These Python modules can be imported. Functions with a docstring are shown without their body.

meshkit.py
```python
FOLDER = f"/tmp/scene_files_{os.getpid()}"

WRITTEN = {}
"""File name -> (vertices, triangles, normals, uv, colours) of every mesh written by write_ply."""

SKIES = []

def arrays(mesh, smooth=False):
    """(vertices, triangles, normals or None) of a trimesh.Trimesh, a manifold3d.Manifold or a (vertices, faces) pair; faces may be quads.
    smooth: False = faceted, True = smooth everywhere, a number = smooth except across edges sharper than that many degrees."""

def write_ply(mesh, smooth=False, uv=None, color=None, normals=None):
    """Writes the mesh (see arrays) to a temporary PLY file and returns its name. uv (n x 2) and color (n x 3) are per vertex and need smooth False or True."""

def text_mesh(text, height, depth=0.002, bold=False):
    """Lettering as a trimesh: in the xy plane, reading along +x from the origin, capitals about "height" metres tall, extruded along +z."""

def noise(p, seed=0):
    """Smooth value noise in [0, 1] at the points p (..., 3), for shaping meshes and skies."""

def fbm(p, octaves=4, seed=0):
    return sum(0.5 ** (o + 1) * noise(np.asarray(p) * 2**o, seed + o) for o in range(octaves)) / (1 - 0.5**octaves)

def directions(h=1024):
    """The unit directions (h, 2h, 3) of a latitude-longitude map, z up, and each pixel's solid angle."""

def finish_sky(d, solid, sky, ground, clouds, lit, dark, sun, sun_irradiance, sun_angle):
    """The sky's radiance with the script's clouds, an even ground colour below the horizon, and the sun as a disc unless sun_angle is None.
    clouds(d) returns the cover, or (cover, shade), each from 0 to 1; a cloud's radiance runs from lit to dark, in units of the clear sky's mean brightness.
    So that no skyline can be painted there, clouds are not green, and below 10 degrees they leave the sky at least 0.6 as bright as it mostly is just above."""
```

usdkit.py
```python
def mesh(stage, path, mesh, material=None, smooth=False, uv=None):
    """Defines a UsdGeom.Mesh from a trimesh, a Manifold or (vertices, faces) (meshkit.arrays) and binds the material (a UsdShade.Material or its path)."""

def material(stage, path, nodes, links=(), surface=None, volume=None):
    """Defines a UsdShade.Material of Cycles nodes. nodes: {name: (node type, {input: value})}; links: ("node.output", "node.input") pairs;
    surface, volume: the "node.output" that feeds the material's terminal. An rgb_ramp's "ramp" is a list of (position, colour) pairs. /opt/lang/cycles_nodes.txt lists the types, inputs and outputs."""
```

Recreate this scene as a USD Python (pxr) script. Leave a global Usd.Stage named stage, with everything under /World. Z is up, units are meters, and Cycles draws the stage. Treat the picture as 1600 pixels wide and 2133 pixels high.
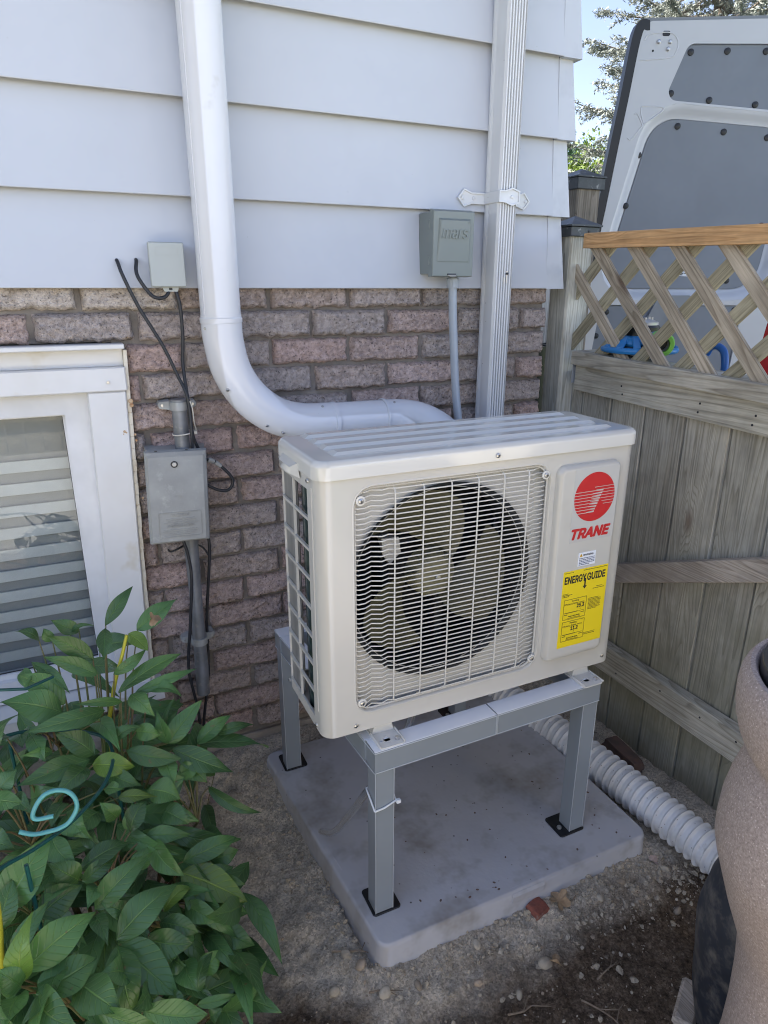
import math, random
import numpy as np
import trimesh
import manifold3d as m3
from shapely.geometry import Polygon, Point, LineString, box as sbox
from shapely.geometry.polygon import orient
from shapely import affinity
from scipy.spatial.transform import Rotation
import usdkit, meshkit
from pxr import Usd, UsdGeom, UsdLux, UsdShade, Gf, Sdf

stage = Usd.Stage.CreateInMemory()
UsdGeom.SetStageUpAxis(stage, UsdGeom.Tokens.z)
UsdGeom.SetStageMetersPerUnit(stage, 1.0)
UsdGeom.Xform.Define(stage, '/World')
rng = np.random.default_rng(7)
random.seed(7)

# ------------------------------------------------------------------ camera, sky, sun, exposure
EXPOSURE = 2.72
SKY = 0.054
SUN = 1.25
CAM_YAW, CAM_PITCH, CAM_ROLL = 0.437319, 0.325524, 0.0028917
EYE = np.array([0.0, -1.752733, 0.008812])
cam = UsdGeom.Camera.Define(stage, '/World/camera')
cam.CreateHorizontalApertureAttr(36.0)
cam.CreateVerticalApertureAttr(48.0)
cam.CreateFocalLengthAttr(36.0 * 1401.175 / 1600)
cam.CreateClippingRangeAttr(Gf.Vec2f(0.02, 2000))
cam.CreateExposureAttr(EXPOSURE)
_f = np.array([math.sin(CAM_YAW) * math.cos(CAM_PITCH), math.cos(CAM_YAW) * math.cos(CAM_PITCH), -math.sin(CAM_PITCH)])
_r = np.array([math.cos(CAM_YAW), -math.sin(CAM_YAW), 0])
_u = np.cross(_r, _f)
_c, _s = math.cos(CAM_ROLL), math.sin(CAM_ROLL)
_r, _u = _c * _r + _s * _u, -_s * _r + _c * _u
cam.AddTransformOp().Set(Gf.Matrix4d(*_r, 0, *_u, 0, *(-_f), 0, *EYE, 1))

SUN_DIR = np.array([-0.72, 0.30, 0.75]); SUN_DIR /= np.linalg.norm(SUN_DIR)
sky = UsdLux.DomeLight.Define(stage, '/World/sky')
sky.CreateIntensityAttr(1.0)
skym = usdkit.material(stage, '/World/Looks/sky_air', {
    's': ('sky_texture', {'sky_type': 'single_scattering', 'sun_disc': False, 'sun_elevation': math.asin(SUN_DIR[2]),
                          'sun_rotation': math.atan2(SUN_DIR[0], SUN_DIR[1]), 'air_density': 1.0, 'aerosol_density': 0.25, 'ozone_density': 1.0}),
    'wb': ('mix_color', {'blend_type': 'multiply', 'fac': 1.0, 'b': (1.06, 0.94, 1.0), 'use_clamp': False}),
    # thin cirrus all over the sky
    'tc': ('texture_coordinate', {}), 'cm': ('mapping', {'scale': (2.2, 3.4, 4.5), 'rotation': (0.2, 0.1, 0.6)}), 'cn': ('noise_texture', {'scale': 1.6, 'detail': 7, 'roughness': 0.58, 'distortion': 0.8}),
    'cr': ('map_range', {'from_min': 0.36, 'from_max': 0.78, 'to_min': 0.06, 'to_max': 0.62, 'clamp': True}), 'cx': ('mix_color', {'b': (2.0, 2.2, 2.5), 'use_clamp': False}),
    'b': ('background_shader', {'strength': SKY})}, [('s.color', 'wb.a'), ('wb.result', 'cx.a'), ('tc.generated', 'cm.vector'), ('cm.vector', 'cn.vector'), ('cn.fac', 'cr.value'), ('cr.result', 'cx.fac'), ('cx.result', 'b.color')], surface='b.background')
UsdShade.MaterialBindingAPI.Apply(sky.GetPrim()).Bind(skym)
sky.GetPrim().SetCustomDataByKey('kind', 'structure')
sun = UsdLux.DistantLight.Define(stage, '/World/sun')
sun.CreateIntensityAttr(SUN); sun.CreateAngleAttr(0.5); sun.CreateNormalizeAttr(True)
sun.CreateColorAttr(Gf.Vec3f(1.0, 0.94, 0.84))
_x = np.cross([0, 0, 1.0], SUN_DIR); _x /= np.linalg.norm(_x)
_y = np.cross(SUN_DIR, _x)
sun.AddTransformOp().Set(Gf.Matrix4d(*_x, 0, *_y, 0, *SUN_DIR, 0, 0, 0, 20, 1))

# ------------------------------------------------------------------ prims
USED = {}
def numbered(path):
    n = USED.get(path, 0); USED[path] = n + 1
    return path if n == 0 else '%s_%03d' % (path, n)

def data(prim, label=None, cat=None, group=None, kind=None):
    for k, v in (('label', label), ('category', cat), ('group', group), ('kind', kind)):
        if v: prim.SetCustomDataByKey(k, v)
    return prim

def thing(name, label, cat, loc=(0, 0, 0), group=None, kind=None):
    x = UsdGeom.Xform.Define(stage, numbered('/World/' + name))
    if any(loc): x.AddTranslateOp().Set(Gf.Vec3d(*map(float, loc)))
    data(x.GetPrim(), label, cat, group, kind)
    ORIGIN[str(x.GetPath())] = np.array(loc, float)
    return str(x.GetPath())
ORIGIN = {}

def obj(name, mesh, mat, parent=None, smooth=35, label=None, cat=None, group=None, kind=None, uv=None):
    """one mesh prim; mesh is given in world coordinates and stored relative to its thing's base"""
    parent = parent or '/World'
    path = numbered(parent + '/' + name)
    top = '/'.join(parent.split('/')[:3])
    if isinstance(mesh, list): mesh = trimesh.util.concatenate(mesh)
    o = ORIGIN.get(top)
    if o is not None and o.any():
        if isinstance(mesh, (tuple,)): mesh = (np.asarray(mesh[0]) - o, mesh[1])
        else:
            mesh = mesh.copy(); mesh.apply_translation(-o)
    p = usdkit.mesh(stage, path, mesh, M[mat], smooth=smooth, uv=uv)
    data(p.GetPrim(), label, cat, group, kind)
    return path

# ------------------------------------------------------------------ shapes
def hull(pts):
    return trimesh.convex.convex_hull(np.asarray(pts, float))

def cbox(a, b, ch=0.002):
    a, b = np.minimum(a, b).astype(float), np.maximum(a, b).astype(float)
    c, h = (a + b) / 2, (b - a) / 2
    ch = min(ch, *(h * 0.9))
    P = []
    for sx in (-1, 1):
        for sy in (-1, 1):
            for sz in (-1, 1):
                s = np.array([sx, sy, sz])
                for k in range(3):
                    d = h - ch; d[k] = h[k]
                    P.append(c + s * d)
    return hull(P)

def frame(d, up=(0, 0, 1)):
    d = np.asarray(d, float); d = d / np.linalg.norm(d)
    up = np.asarray(up, float)
    if abs(d @ up) > 0.98 * np.linalg.norm(up): up = np.array([0, 1.0, 0.01])
    a = np.cross(up, d); a /= np.linalg.norm(a)
    return a, np.cross(d, a), d

def beam(p0, p1, w, t, ch=0.002, up=(0, 0, 1)):
    """bar from p0 to p1; w across (horizontal), t along up"""
    p0, p1 = np.asarray(p0, float), np.asarray(p1, float)
    a, b, d = frame(p1 - p0, up)
    m = cbox((-w / 2, -t / 2, 0), (w / 2, t / 2, np.linalg.norm(p1 - p0)), ch)
    T = np.eye(4); T[:3, 0], T[:3, 1], T[:3, 2], T[:3, 3] = a, b, d, p0
    m.apply_transform(T); return m

def spline(pts, n=8):
    p = np.asarray(pts, float)
    q = np.vstack([2 * p[0] - p[1], p, 2 * p[-1] - p[-2]])
    out = []
    for i in range(1, len(q) - 2):
        for t in np.linspace(0, 1, n, endpoint=False):
            a, b, c, d = q[i - 1], q[i], q[i + 1], q[i + 2]
            out.append(0.5 * (2 * b + (c - a) * t + (2 * a - 5 * b + 4 * c - d) * t * t + (3 * b - a - 3 * c + d) * t ** 3))
    out.append(p[-1])
    return np.array(out)

def tube(pts, r, n=10, caps=True):
    p = np.asarray(pts, float); k = len(p)
    r = np.broadcast_to(r, (k,)).astype(float)
    t = np.gradient(p, axis=0); t /= np.linalg.norm(t, axis=1, keepdims=True) + 1e-12
    a, b, _ = frame(t[0]); A = []
    for i in range(k):
        a = a - t[i] * (a @ t[i]); a /= np.linalg.norm(a); A.append(a)
    A = np.array(A); B = np.cross(t, A)
    ang = np.arange(n) * 2 * np.pi / n
    v = (p[:, None] + r[:, None, None] * (np.cos(ang)[None, :, None] * A[:, None] + np.sin(ang)[None, :, None] * B[:, None])).reshape(-1, 3)
    f = []
    for i in range(k - 1):
        for j in range(n):
            q0, q1, q2, q3 = i * n + j, i * n + (j + 1) % n, (i + 1) * n + (j + 1) % n, (i + 1) * n + j
            f += [(q0, q1, q2), (q0, q2, q3)]
    if caps:
        v = np.vstack([v, p[0], p[-1]])
        for j in range(n):
            f.append((k * n, (j + 1) % n, j)); f.append((k * n + 1, (k - 1) * n + j, (k - 1) * n + (j + 1) % n))
    return trimesh.Trimesh(v, np.array(f), process=False)

def cyl(p0, p1, r, n=16, r2=None):
    p0, p1 = np.asarray(p0, float), np.asarray(p1, float)
    r2 = r if r2 is None else r2
    a, b, d = frame(p1 - p0)
    P = []
    e = min(r, r2) * 0.12; L = np.linalg.norm(p1 - p0); e = min(e, L * 0.3)
    for z, rr in ((0, r - e), (e, r), (L - e, r2), (L, r2 - e)):
        for t in np.arange(n) * 2 * np.pi / n:
            P.append(p0 + d * z + rr * (math.cos(t) * a + math.sin(t) * b))
    return hull(P)

def lathe(profile, c, n=40, axis=None):
    """profile: (r, z) pairs bottom to top around vertical axis at c"""
    P = np.array(profile, float); k = len(P)
    ang = np.arange(n) * 2 * np.pi / n
    v = np.stack([P[:, 0, None] * np.cos(ang), P[:, 0, None] * np.sin(ang), np.broadcast_to(P[:, 1, None], (k, n))], -1).reshape(-1, 3)
    f = []
    for i in range(k - 1):
        for j in range(n):
            q0, q1, q2, q3 = i * n + j, i * n + (j + 1) % n, (i + 1) * n + (j + 1) % n, (i + 1) * n + j
            f += [(q0, q1, q2), (q0, q2, q3)]
    m = trimesh.Trimesh(v, np.array(f), process=False)
    if axis is not None:
        a, b, d = frame(axis)
        T = np.eye(4); T[:3, 0], T[:3, 1], T[:3, 2] = a, b, d; m.apply_transform(T)
    m.apply_translation(c); return m

def rrect(x0, x1, y0, y1, r, n=6):
    return sbox(x0 + r, y0 + r, x1 - r, y1 - r).buffer(r, quad_segs=n)

def extrude(poly, h):
    return trimesh.creation.extrude_polygon(poly, h)

# maps of a plan (u, v, w) to the world
def face_y(m, y):      # u -> x, v -> z, extruded w -> towards -y from y
    T = np.array([[1, 0, 0, 0], [0, 0, -1, y], [0, 1, 0, 0], [0, 0, 0, 1.0]])
    m = m.copy(); m.apply_transform(T); return m

def slab(poly, h, bevel):
    """convex polygon with a bevelled top as hull, extruded 0..h"""
    P = [(x, y, 0) for x, y in poly.exterior.coords[:-1]]
    P += [(x, y, h - bevel) for x, y in poly.exterior.coords[:-1]]
    for k in (0.3, 0.7, 1.0):
        a = k * math.pi / 2
        q = poly.buffer(-bevel * (1 - math.cos(a)) * 1.0)
        P += [(x, y, h - bevel + bevel * math.sin(a)) for x, y in q.exterior.coords[:-1]]
    return hull(P)

def text(s, h, y, x, z, bold=False, depth=0.0006, shear=0.0, width=None, align='l', heavy=0):
    m = meshkit.text_mesh(s, h, depth, bold)
    if heavy:
        ms = []
        for dx, dy in ((-1, 0), (1, 0), (0, -1), (0, 1), (.7, .7), (-.7, -.7), (.7, -.7), (-.7, .7)):
            c = m.copy(); c.vertices += np.array([dx * heavy, dy * heavy, 0]); c.vertices[:, 2] *= 1 + .02 * len(ms); ms.append(c)
        m = trimesh.util.concatenate(ms)
    if shear:
        m.vertices[:, 0] += m.vertices[:, 1] * shear
    w = m.bounds[1, 0] - m.bounds[0, 0]
    if width: m.vertices[:, 0] *= width / w
    m.vertices[:, 0] -= m.bounds[0, 0]
    w = m.bounds[1, 0]
    m = face_y(m, y)
    m.apply_translation((x - (w / 2 if align == 'c' else w if align == 'r' else 0), 0, z))
    return m

def fbm(p, scale, octaves=4):
    return np.asarray(meshkit.fbm(np.asarray(p, float) * scale))

# ------------------------------------------------------------------ materials
M = {}
def mat(name, color, rough=0.5, color2=None, vscale=6.0, lo=0.35, hi=0.65, detail=5, stretch=(1, 1, 1), rotx=0.0, bump=0.0, bscale=150.0, bdetail=4, metal=0.0,
        spec=0.5, coat=0.0, specks=None, dirt=None, rnd=0.0, trans=0.0, sss=0.0, rough_var=0.0, bump2=None, diffrough=0.0, sheen=0.0):
    n = {'g': ('geometry', {}), 'p': ('principled_bsdf', {'roughness': rough, 'metallic': metal, 'specular_ior_level': spec, 'coat_weight': coat, 'coat_roughness': 0.08, 'transmission_weight': trans, 'diffuse_roughness': diffrough, 'sheen_weight': sheen})}
    L = []
    src = 'g.position'
    if tuple(stretch) != (1, 1, 1) or rotx:
        if rotx:
            n['rot'] = ('vector_rotate', {'rotate_type': 'x_axis', 'angle': rotx}); L.append((src, 'rot.vector')); src = 'rot.vector'
        n['map'] = ('mapping', {'mapping_type': 'point', 'scale': stretch}); L.append((src, 'map.vector')); src = 'map.vector'
    col = None
    if color2 is None: n['p'][1]['base_color'] = color
    else:
        n['n1'] = ('noise_texture', {'scale': vscale, 'detail': detail, 'roughness': 0.62}); L.append((src, 'n1.vector'))
        n['r1'] = ('rgb_ramp', {'ramp': [(0, color), (lo, color), (hi, color2), (1, color2)]}); L.append(('n1.fac', 'r1.fac'))
        col = 'r1.color'
    def layer(tag, vec, scale, a, b, c, kind='noise', det=4):
        nonlocal col
        if kind == 'noise':
            n[tag + 'n'] = ('noise_texture', {'scale': scale, 'detail': det, 'roughness': 0.65}); f = tag + 'n.fac'
        else:
            n[tag + 'n'] = ('voronoi_texture', {'scale': scale}); f = tag + 'n.distance'
        L.append((vec, tag + 'n.vector'))
        n[tag + 'm'] = ('map_range', {'from_min': a, 'from_max': b, 'to_min': 0.0, 'to_max': 1.0, 'clamp': True}); L.append((f, tag + 'm.value'))
        n[tag + 'x'] = ('mix_color', {'a': color, 'b': c}); L.append((tag + 'm.result', tag + 'x.fac'))
        if col: L.append((col, tag + 'x.a'))
        col = tag + 'x.result'
    if dirt: layer('d', 'g.position', *dirt)
    if specks: layer('s', 'g.position', *specks, kind='vor')
    if rnd:
        n['oi'] = ('object_info', {}); n['orr'] = ('map_range', {'to_min': 1 - rnd, 'to_max': 1 + rnd}); L.append(('oi.random', 'orr.value'))
        n['hs'] = ('hsv', {'color': color}); L.append(('orr.result', 'hs.value'))
        if col: L.append((col, 'hs.color'))
        col = 'hs.color'
    if col: L.append((col, 'p.base_color'))
    if rough_var:
        n['rn'] = ('noise_texture', {'scale': 9.0, 'detail': 4}); L.append(('g.position', 'rn.vector'))
        n['rm'] = ('map_range', {'from_min': 0.3, 'from_max': 0.7, 'to_min': rough - rough_var, 'to_max': rough + rough_var, 'clamp': True}); L += [('rn.fac', 'rm.value'), ('rm.result', 'p.roughness')]
    last = None
    for i, (amt, sc, dt, vec) in enumerate([(bump, bscale, bdetail, src)] + ([(*bump2, 'g.position')] if bump2 else [])):
        if amt:
            n['b%dn' % i] = ('noise_texture', {'scale': sc, 'detail': dt, 'roughness': 0.6}); L.append((vec, 'b%dn.vector' % i))
            n['b%d' % i] = ('bump', {'strength': 1.0, 'distance': amt}); L.append(('b%dn.fac' % i, 'b%d.height' % i))
            if last: L.append((last, 'b%d.normal' % i))
            last = 'b%d.normal' % i
    if last: L.append((last, 'p.normal'))
    M[name] = usdkit.material(stage, '/World/Looks/' + name, n, L, surface='p.BSDF')

def wood(name, a, b, dark, axis, seed, rings=1.0, rough=0.8, green=None, rotx=0.0, bump=0.0012, knots=1.0):
    """weathered or sawn timber, grain along the given axis of the place"""
    st = {'x': (0.9, 22, 22), 'y': (22, 0.9, 22), 'z': (22, 22, 0.9)}[axis]
    kn = {'x': (2.2, 6, 6), 'y': (6, 2.2, 6), 'z': (6, 6, 2.2)}[axis]
    n = {'g': ('geometry', {}), 'p': ('principled_bsdf', {'roughness': rough, 'specular_ior_level': 0.3})}
    L = []
    src = 'g.position'
    if rotx:
        n['rot'] = ('vector_rotate', {'rotate_type': 'x_axis', 'angle': rotx}); L.append((src, 'rot.vector')); src = 'rot.vector'
    n['km'] = ('mapping', {'location': (seed * 3.7, seed * 1.3, seed * 5.1), 'scale': kn})
    n['kv'] = ('voronoi_texture', {'scale': 1.0, 'randomness': 1.0})
    n['kr'] = ('map_range', {'from_min': 0.0, 'from_max': 0.24, 'to_min': 1.0, 'to_max': 0.0, 'clamp': True})
    L += [(src, 'km.vector'), ('km.vector', 'kv.vector'), ('kv.distance', 'kr.value')]
    n['gm'] = ('mapping', {'location': (seed * 1.9, seed * 2.3, seed * 0.7), 'scale': st}); L.append((src, 'gm.vector'))
    # bend the rings around knots and with a slow drift
    n['ln'] = ('noise_texture', {'scale': 0.45, 'detail': 2}); L.append(('gm.vector', 'ln.vector'))
    n['ks'] = ('math', {'math_type': 'multiply', 'value2': 1.3 * knots}); L.append(('kr.result', 'ks.value1'))
    n['ls'] = ('math', {'math_type': 'multiply_add', 'value2': 9.0}); L += [('ln.fac', 'ls.value1'), ('ks.value', 'ls.value3')]
    n['ri'] = ('math', {'math_type': 'multiply', 'value2': 2.8 * rings}); L.append(('ls.value', 'ri.value1'))
    n['fr'] = ('math', {'math_type': 'fraction'}); L.append(('ri.value', 'fr.value1'))
    n['fn'] = ('noise_texture', {'scale': 7.0, 'detail': 5, 'roughness': 0.7}); L.append(('gm.vector', 'fn.vector'))
    n['bl'] = ('noise_texture', {'scale': 5.0, 'detail': 4, 'roughness': 0.6})
    L.append(('g.position', 'bl.vector'))
    mid = tuple((np.array(a) + np.array(b)) / 2)
    n['rr'] = ('rgb_ramp', {'ramp': [(0, a), (0.5, a), (0.75, mid), (0.93, b), (1.0, a)]}); L.append(('fr.value', 'rr.fac'))
    n['fm'] = ('map_range', {'from_min': 0.3, 'from_max': 0.68, 'to_min': 0.66, 'to_max': 1.2, 'clamp': True}); L.append(('fn.fac', 'fm.value'))
    n['bm'] = ('map_range', {'from_min': 0.3, 'from_max': 0.7, 'to_min': 0.72, 'to_max': 1.2, 'clamp': True}); L.append(('bl.fac', 'bm.value'))
    n['mm'] = ('math', {'math_type': 'multiply'}); L += [('fm.result', 'mm.value1'), ('bm.result', 'mm.value2')]
    n['hv'] = ('hsv', {}); L += [('rr.color', 'hv.color'), ('mm.value', 'hv.value')]
    col = 'hv.color'
    n['kd'] = ('map_range', {'from_min': 0.52, 'from_max': 0.80, 'to_min': 0.0, 'to_max': 0.9, 'clamp': True}); L.append(('kr.result', 'kd.value'))
    n['kx'] = ('mix_color', {'b': dark}); L += [('kd.result', 'kx.fac'), (col, 'kx.a')]; col = 'kx.result'
    if green:
        n['gn'] = ('noise_texture', {'scale': 4.0, 'detail': 5, 'roughness': 0.7}); L.append(('g.position', 'gn.vector'))
        n['sx'] = ('separate_xyz', {}); L.append(('g.position', 'sx.vector'))
        n['gz'] = ('map_range', {'from_min': -0.35, 'from_max': -1.2, 'to_min': -0.30, 'to_max': 0.28, 'clamp': True}); L.append(('sx.z', 'gz.value'))
        n['ga'] = ('math', {'math_type': 'add', 'use_clamp': True}); L += [('gn.fac', 'ga.value1'), ('gz.result', 'ga.value2')]
        n['gr'] = ('map_range', {'from_min': 0.42, 'from_max': 0.85, 'to_min': 0.0, 'to_max': 0.8, 'clamp': True}); L.append(('ga.value', 'gr.value'))
        n['gx'] = ('mix_color', {'b': green}); L += [('gr.result', 'gx.fac'), (col, 'gx.a')]; col = 'gx.result'
    L.append((col, 'p.base_color'))
    n['hh'] = ('math', {'math_type': 'multiply_add', 'value2': 0.5}); L += [('fr.value', 'hh.value1'), ('fn.fac', 'hh.value3')]
    n['bp'] = ('bump', {'strength': 0.8, 'distance': bump}); L += [('hh.value', 'bp.height'), ('bp.normal', 'p.normal')]
    M[name] = usdkit.material(stage, '/World/Looks/' + name, n, L, surface='p.BSDF')

mat('siding_white', (0.475, 0.495, 0.53), 0.38, (0.45, 0.47, 0.505), vscale=1.8, bump=0.0010, bscale=5.0, bdetail=2, specks=(34, 0.030, 0.012, (0.12, 0.10, 0.08)), dirt=(2.3, 0.56, 0.78, (0.43, 0.45, 0.485)), rough_var=0.06)
mat('corner_white', (0.475, 0.495, 0.525), 0.45, (0.38, 0.40, 0.43), vscale=9, lo=0.5, hi=0.8, detail=6, bump=0.0006, bscale=8)
mat('window_white', (0.66, 0.66, 0.65), 0.4, (0.62, 0.61, 0.585), vscale=5, dirt=(7, 0.62, 0.8, (0.52, 0.47, 0.36)), bump=0.0005, bscale=12)
mat('window_sash', (0.66, 0.665, 0.67), 0.3, (0.57, 0.575, 0.575), vscale=7, dirt=(11, 0.66, 0.82, (0.5, 0.47, 0.38)))
mat('caulk', (0.68, 0.63, 0.52), 0.6, (0.38, 0.27, 0.15), vscale=14, lo=0.55, hi=0.75)
mat('rust', (0.33, 0.15, 0.05), 0.8, (0.5, 0.38, 0.25), vscale=60)
mat('pipe_white', (0.66, 0.665, 0.68), 0.22, (0.64, 0.645, 0.66), vscale=4, dirt=(9, 0.66, 0.85, (0.50, 0.49, 0.45)), rough_var=0.05, specks=(30, 0.02, 0.008, (0.3, 0.27, 0.22)))
mat('downspout_white', (0.63, 0.64, 0.645), 0.38, (0.59, 0.60, 0.60), vscale=6, stretch=(3, 3, 0.7), dirt=(16, 0.66, 0.8, (0.45, 0.40, 0.33)), specks=(26, 0.05, 0.02, (0.15, 0.12, 0.1)))
mat('mortar', (0.28, 0.25, 0.22), 0.95, (0.18, 0.16, 0.14), vscale=16, bump=0.003, bscale=130, bdetail=6, diffrough=0.5)
for i, (c1, c2) in enumerate([((0.538, 0.426, 0.379), (0.367, 0.286, 0.255)), ((0.513, 0.438, 0.397), (0.355, 0.303, 0.277)), ((0.562, 0.426, 0.379), (0.379, 0.286, 0.255)),
                              ((0.477, 0.414, 0.379), (0.330, 0.286, 0.262)), ((0.587, 0.461, 0.408), (0.403, 0.315, 0.283)), ((0.513, 0.420, 0.368), (0.342, 0.280, 0.244)),
                              ((0.636, 0.565, 0.499), (0.452, 0.396, 0.351))]):
    mat('brick_%d' % i, c1, 0.95, c2, vscale=85, detail=8, lo=0.40, hi=0.60, bump=0.009, bscale=140, bdetail=7, dirt=(130, 0.57, 0.68, tuple(np.array(c2) * 0.36)), bump2=(0.012, 50, 5), diffrough=0.6, spec=0.15)
mat('foundation', (0.36, 0.32, 0.27), 0.95, (0.27, 0.235, 0.20), vscale=9, bump=0.006, bscale=60, bdetail=6)
mat('box_green_grey', (0.19, 0.215, 0.20), 0.42, (0.178, 0.20, 0.19), vscale=5, bump=0.00012, bscale=600, specks=(60, 0.03, 0.01, (0.1, 0.1, 0.1)))
mat('box_pale_grey', (0.38, 0.405, 0.385), 0.4, (0.36, 0.385, 0.37), vscale=8)
mat('box_grey', (0.34, 0.345, 0.325), 0.6, (0.28, 0.285, 0.27), vscale=14, detail=7, dirt=(24, 0.56, 0.75, (0.42, 0.42, 0.395)), bump=0.0003, bscale=200)
mat('black_rubber', (0.018, 0.019, 0.022), 0.45)
mat('black_plastic', (0.012, 0.013, 0.015), 0.3, bump=0.0003, bscale=80)
mat('galvanised', (0.24, 0.25, 0.26), 0.5, (0.16, 0.165, 0.17), vscale=16, metal=0.35, dirt=(38, 0.6, 0.75, (0.30, 0.29, 0.26)))
mat('conduit_grey', (0.36, 0.40, 0.44), 0.45, bump=0.0009, bscale=14, stretch=(1, 1, 20))
mat('zinc', (0.55, 0.55, 0.54), 0.3, metal=0.9)
mat('unit_beige', (0.53, 0.51, 0.455), 0.28, (0.515, 0.495, 0.44), vscale=3, bump=0.00006, bscale=500, coat=0.25, rough_var=0.04, dirt=(5, 0.60, 0.85, (0.46, 0.44, 0.385)))
mat('unit_lid', (0.63, 0.615, 0.56), 0.12, (0.61, 0.595, 0.54), vscale=3, coat=0.5, specks=(50, 0.02, 0.01, (0.4, 0.37, 0.3)))
mat('wire_beige', (0.62, 0.605, 0.555), 0.32)
mat('unit_inside', (0.50, 0.49, 0.45), 0.5)
mat('shroud_dark', (0.016, 0.018, 0.018), 0.5)
mat('coil', (0.27, 0.265, 0.245), 0.5, (0.17, 0.165, 0.155), vscale=220, stretch=(1, 1, 0.004), metal=0.3)
mat('fan_olive', (0.085, 0.08, 0.042), 0.4, (0.06, 0.058, 0.03), vscale=9)
mat('shroud_green', (0.02, 0.035, 0.035), 0.18, (0.10, 0.11, 0.07), vscale=9, stretch=(1, 1, 0.5), lo=0.5, hi=0.8)
mat('fan_hub', (0.16, 0.15, 0.085), 0.4)
mat('panel_groove', (0.42, 0.41, 0.375), 0.4)
mat('print_red', (0.50, 0.016, 0.020), 0.35)
mat('print_black', (0.012, 0.012, 0.012), 0.5)
mat('label_yellow', (0.78, 0.60, 0.012), 0.4)
mat('label_white', (0.72, 0.75, 0.80), 0.35)
mat('label_clear', (0.50, 0.49, 0.455), 0.2)
mat('print_blue', (0.06, 0.08, 0.16), 0.5)
mat('print_amber', (0.7, 0.42, 0.02), 0.5)
mat('rail_grey', (0.24, 0.265, 0.28), 0.33, (0.22, 0.245, 0.26), vscale=4, bump=0.00008, bscale=400, coat=0.2)
mat('edge_highlight', (0.50, 0.53, 0.55), 0.3)  # chamfer highlight of the grey stand put into a pale colour
mat('rail_top_sheen', (0.78, 0.79, 0.80), 0.18, (0.74, 0.755, 0.77), vscale=8, coat=0.4)  # sky brightness on the rail tops put into a pale colour
mat('pad_grey', (0.48, 0.475, 0.48), 0.42, (0.425, 0.42, 0.425), vscale=5, detail=7, dirt=(7, 0.50, 0.74, (0.26, 0.235, 0.20)), bump=0.0005, bscale=140, rough_var=0.12, specks=(24, 0.075, 0.03, (0.05, 0.042, 0.035)), bump2=(0.0016, 9, 3))
mat('pad_dust', (0.36, 0.33, 0.28), 0.9, (0.28, 0.25, 0.215), vscale=40)
mat('nylon_white', (0.72, 0.74, 0.74), 0.35)
mat('nylon_aged', (0.58, 0.55, 0.47), 0.45)
mat('clear_vinyl', (0.95, 0.96, 0.96), 0.03, trans=0.97, coat=1.0)
mat('drain_white', (0.72, 0.715, 0.70), 0.4, (0.63, 0.62, 0.59), vscale=9, dirt=(19, 0.60, 0.78, (0.36, 0.31, 0.25)), specks=(70, 0.12, 0.06, (0.13, 0.11, 0.09)))
mat('soil_rubble', (0.33, 0.295, 0.25), 0.95)
for i, c in enumerate([(0.40, 0.345, 0.26), (0.48, 0.42, 0.325), (0.31, 0.25, 0.18), (0.42, 0.33, 0.235)]):
    mat('stone_%d' % i, c, 0.9, tuple(np.array(c) * 0.75), vscale=70, bump=0.001, bscale=200)
mat('brick_red', (0.27, 0.085, 0.055), 0.95, (0.19, 0.07, 0.05), vscale=60, bump=0.003, bscale=150, dirt=(30, 0.6, 0.75, (0.33, 0.27, 0.22)))
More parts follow.
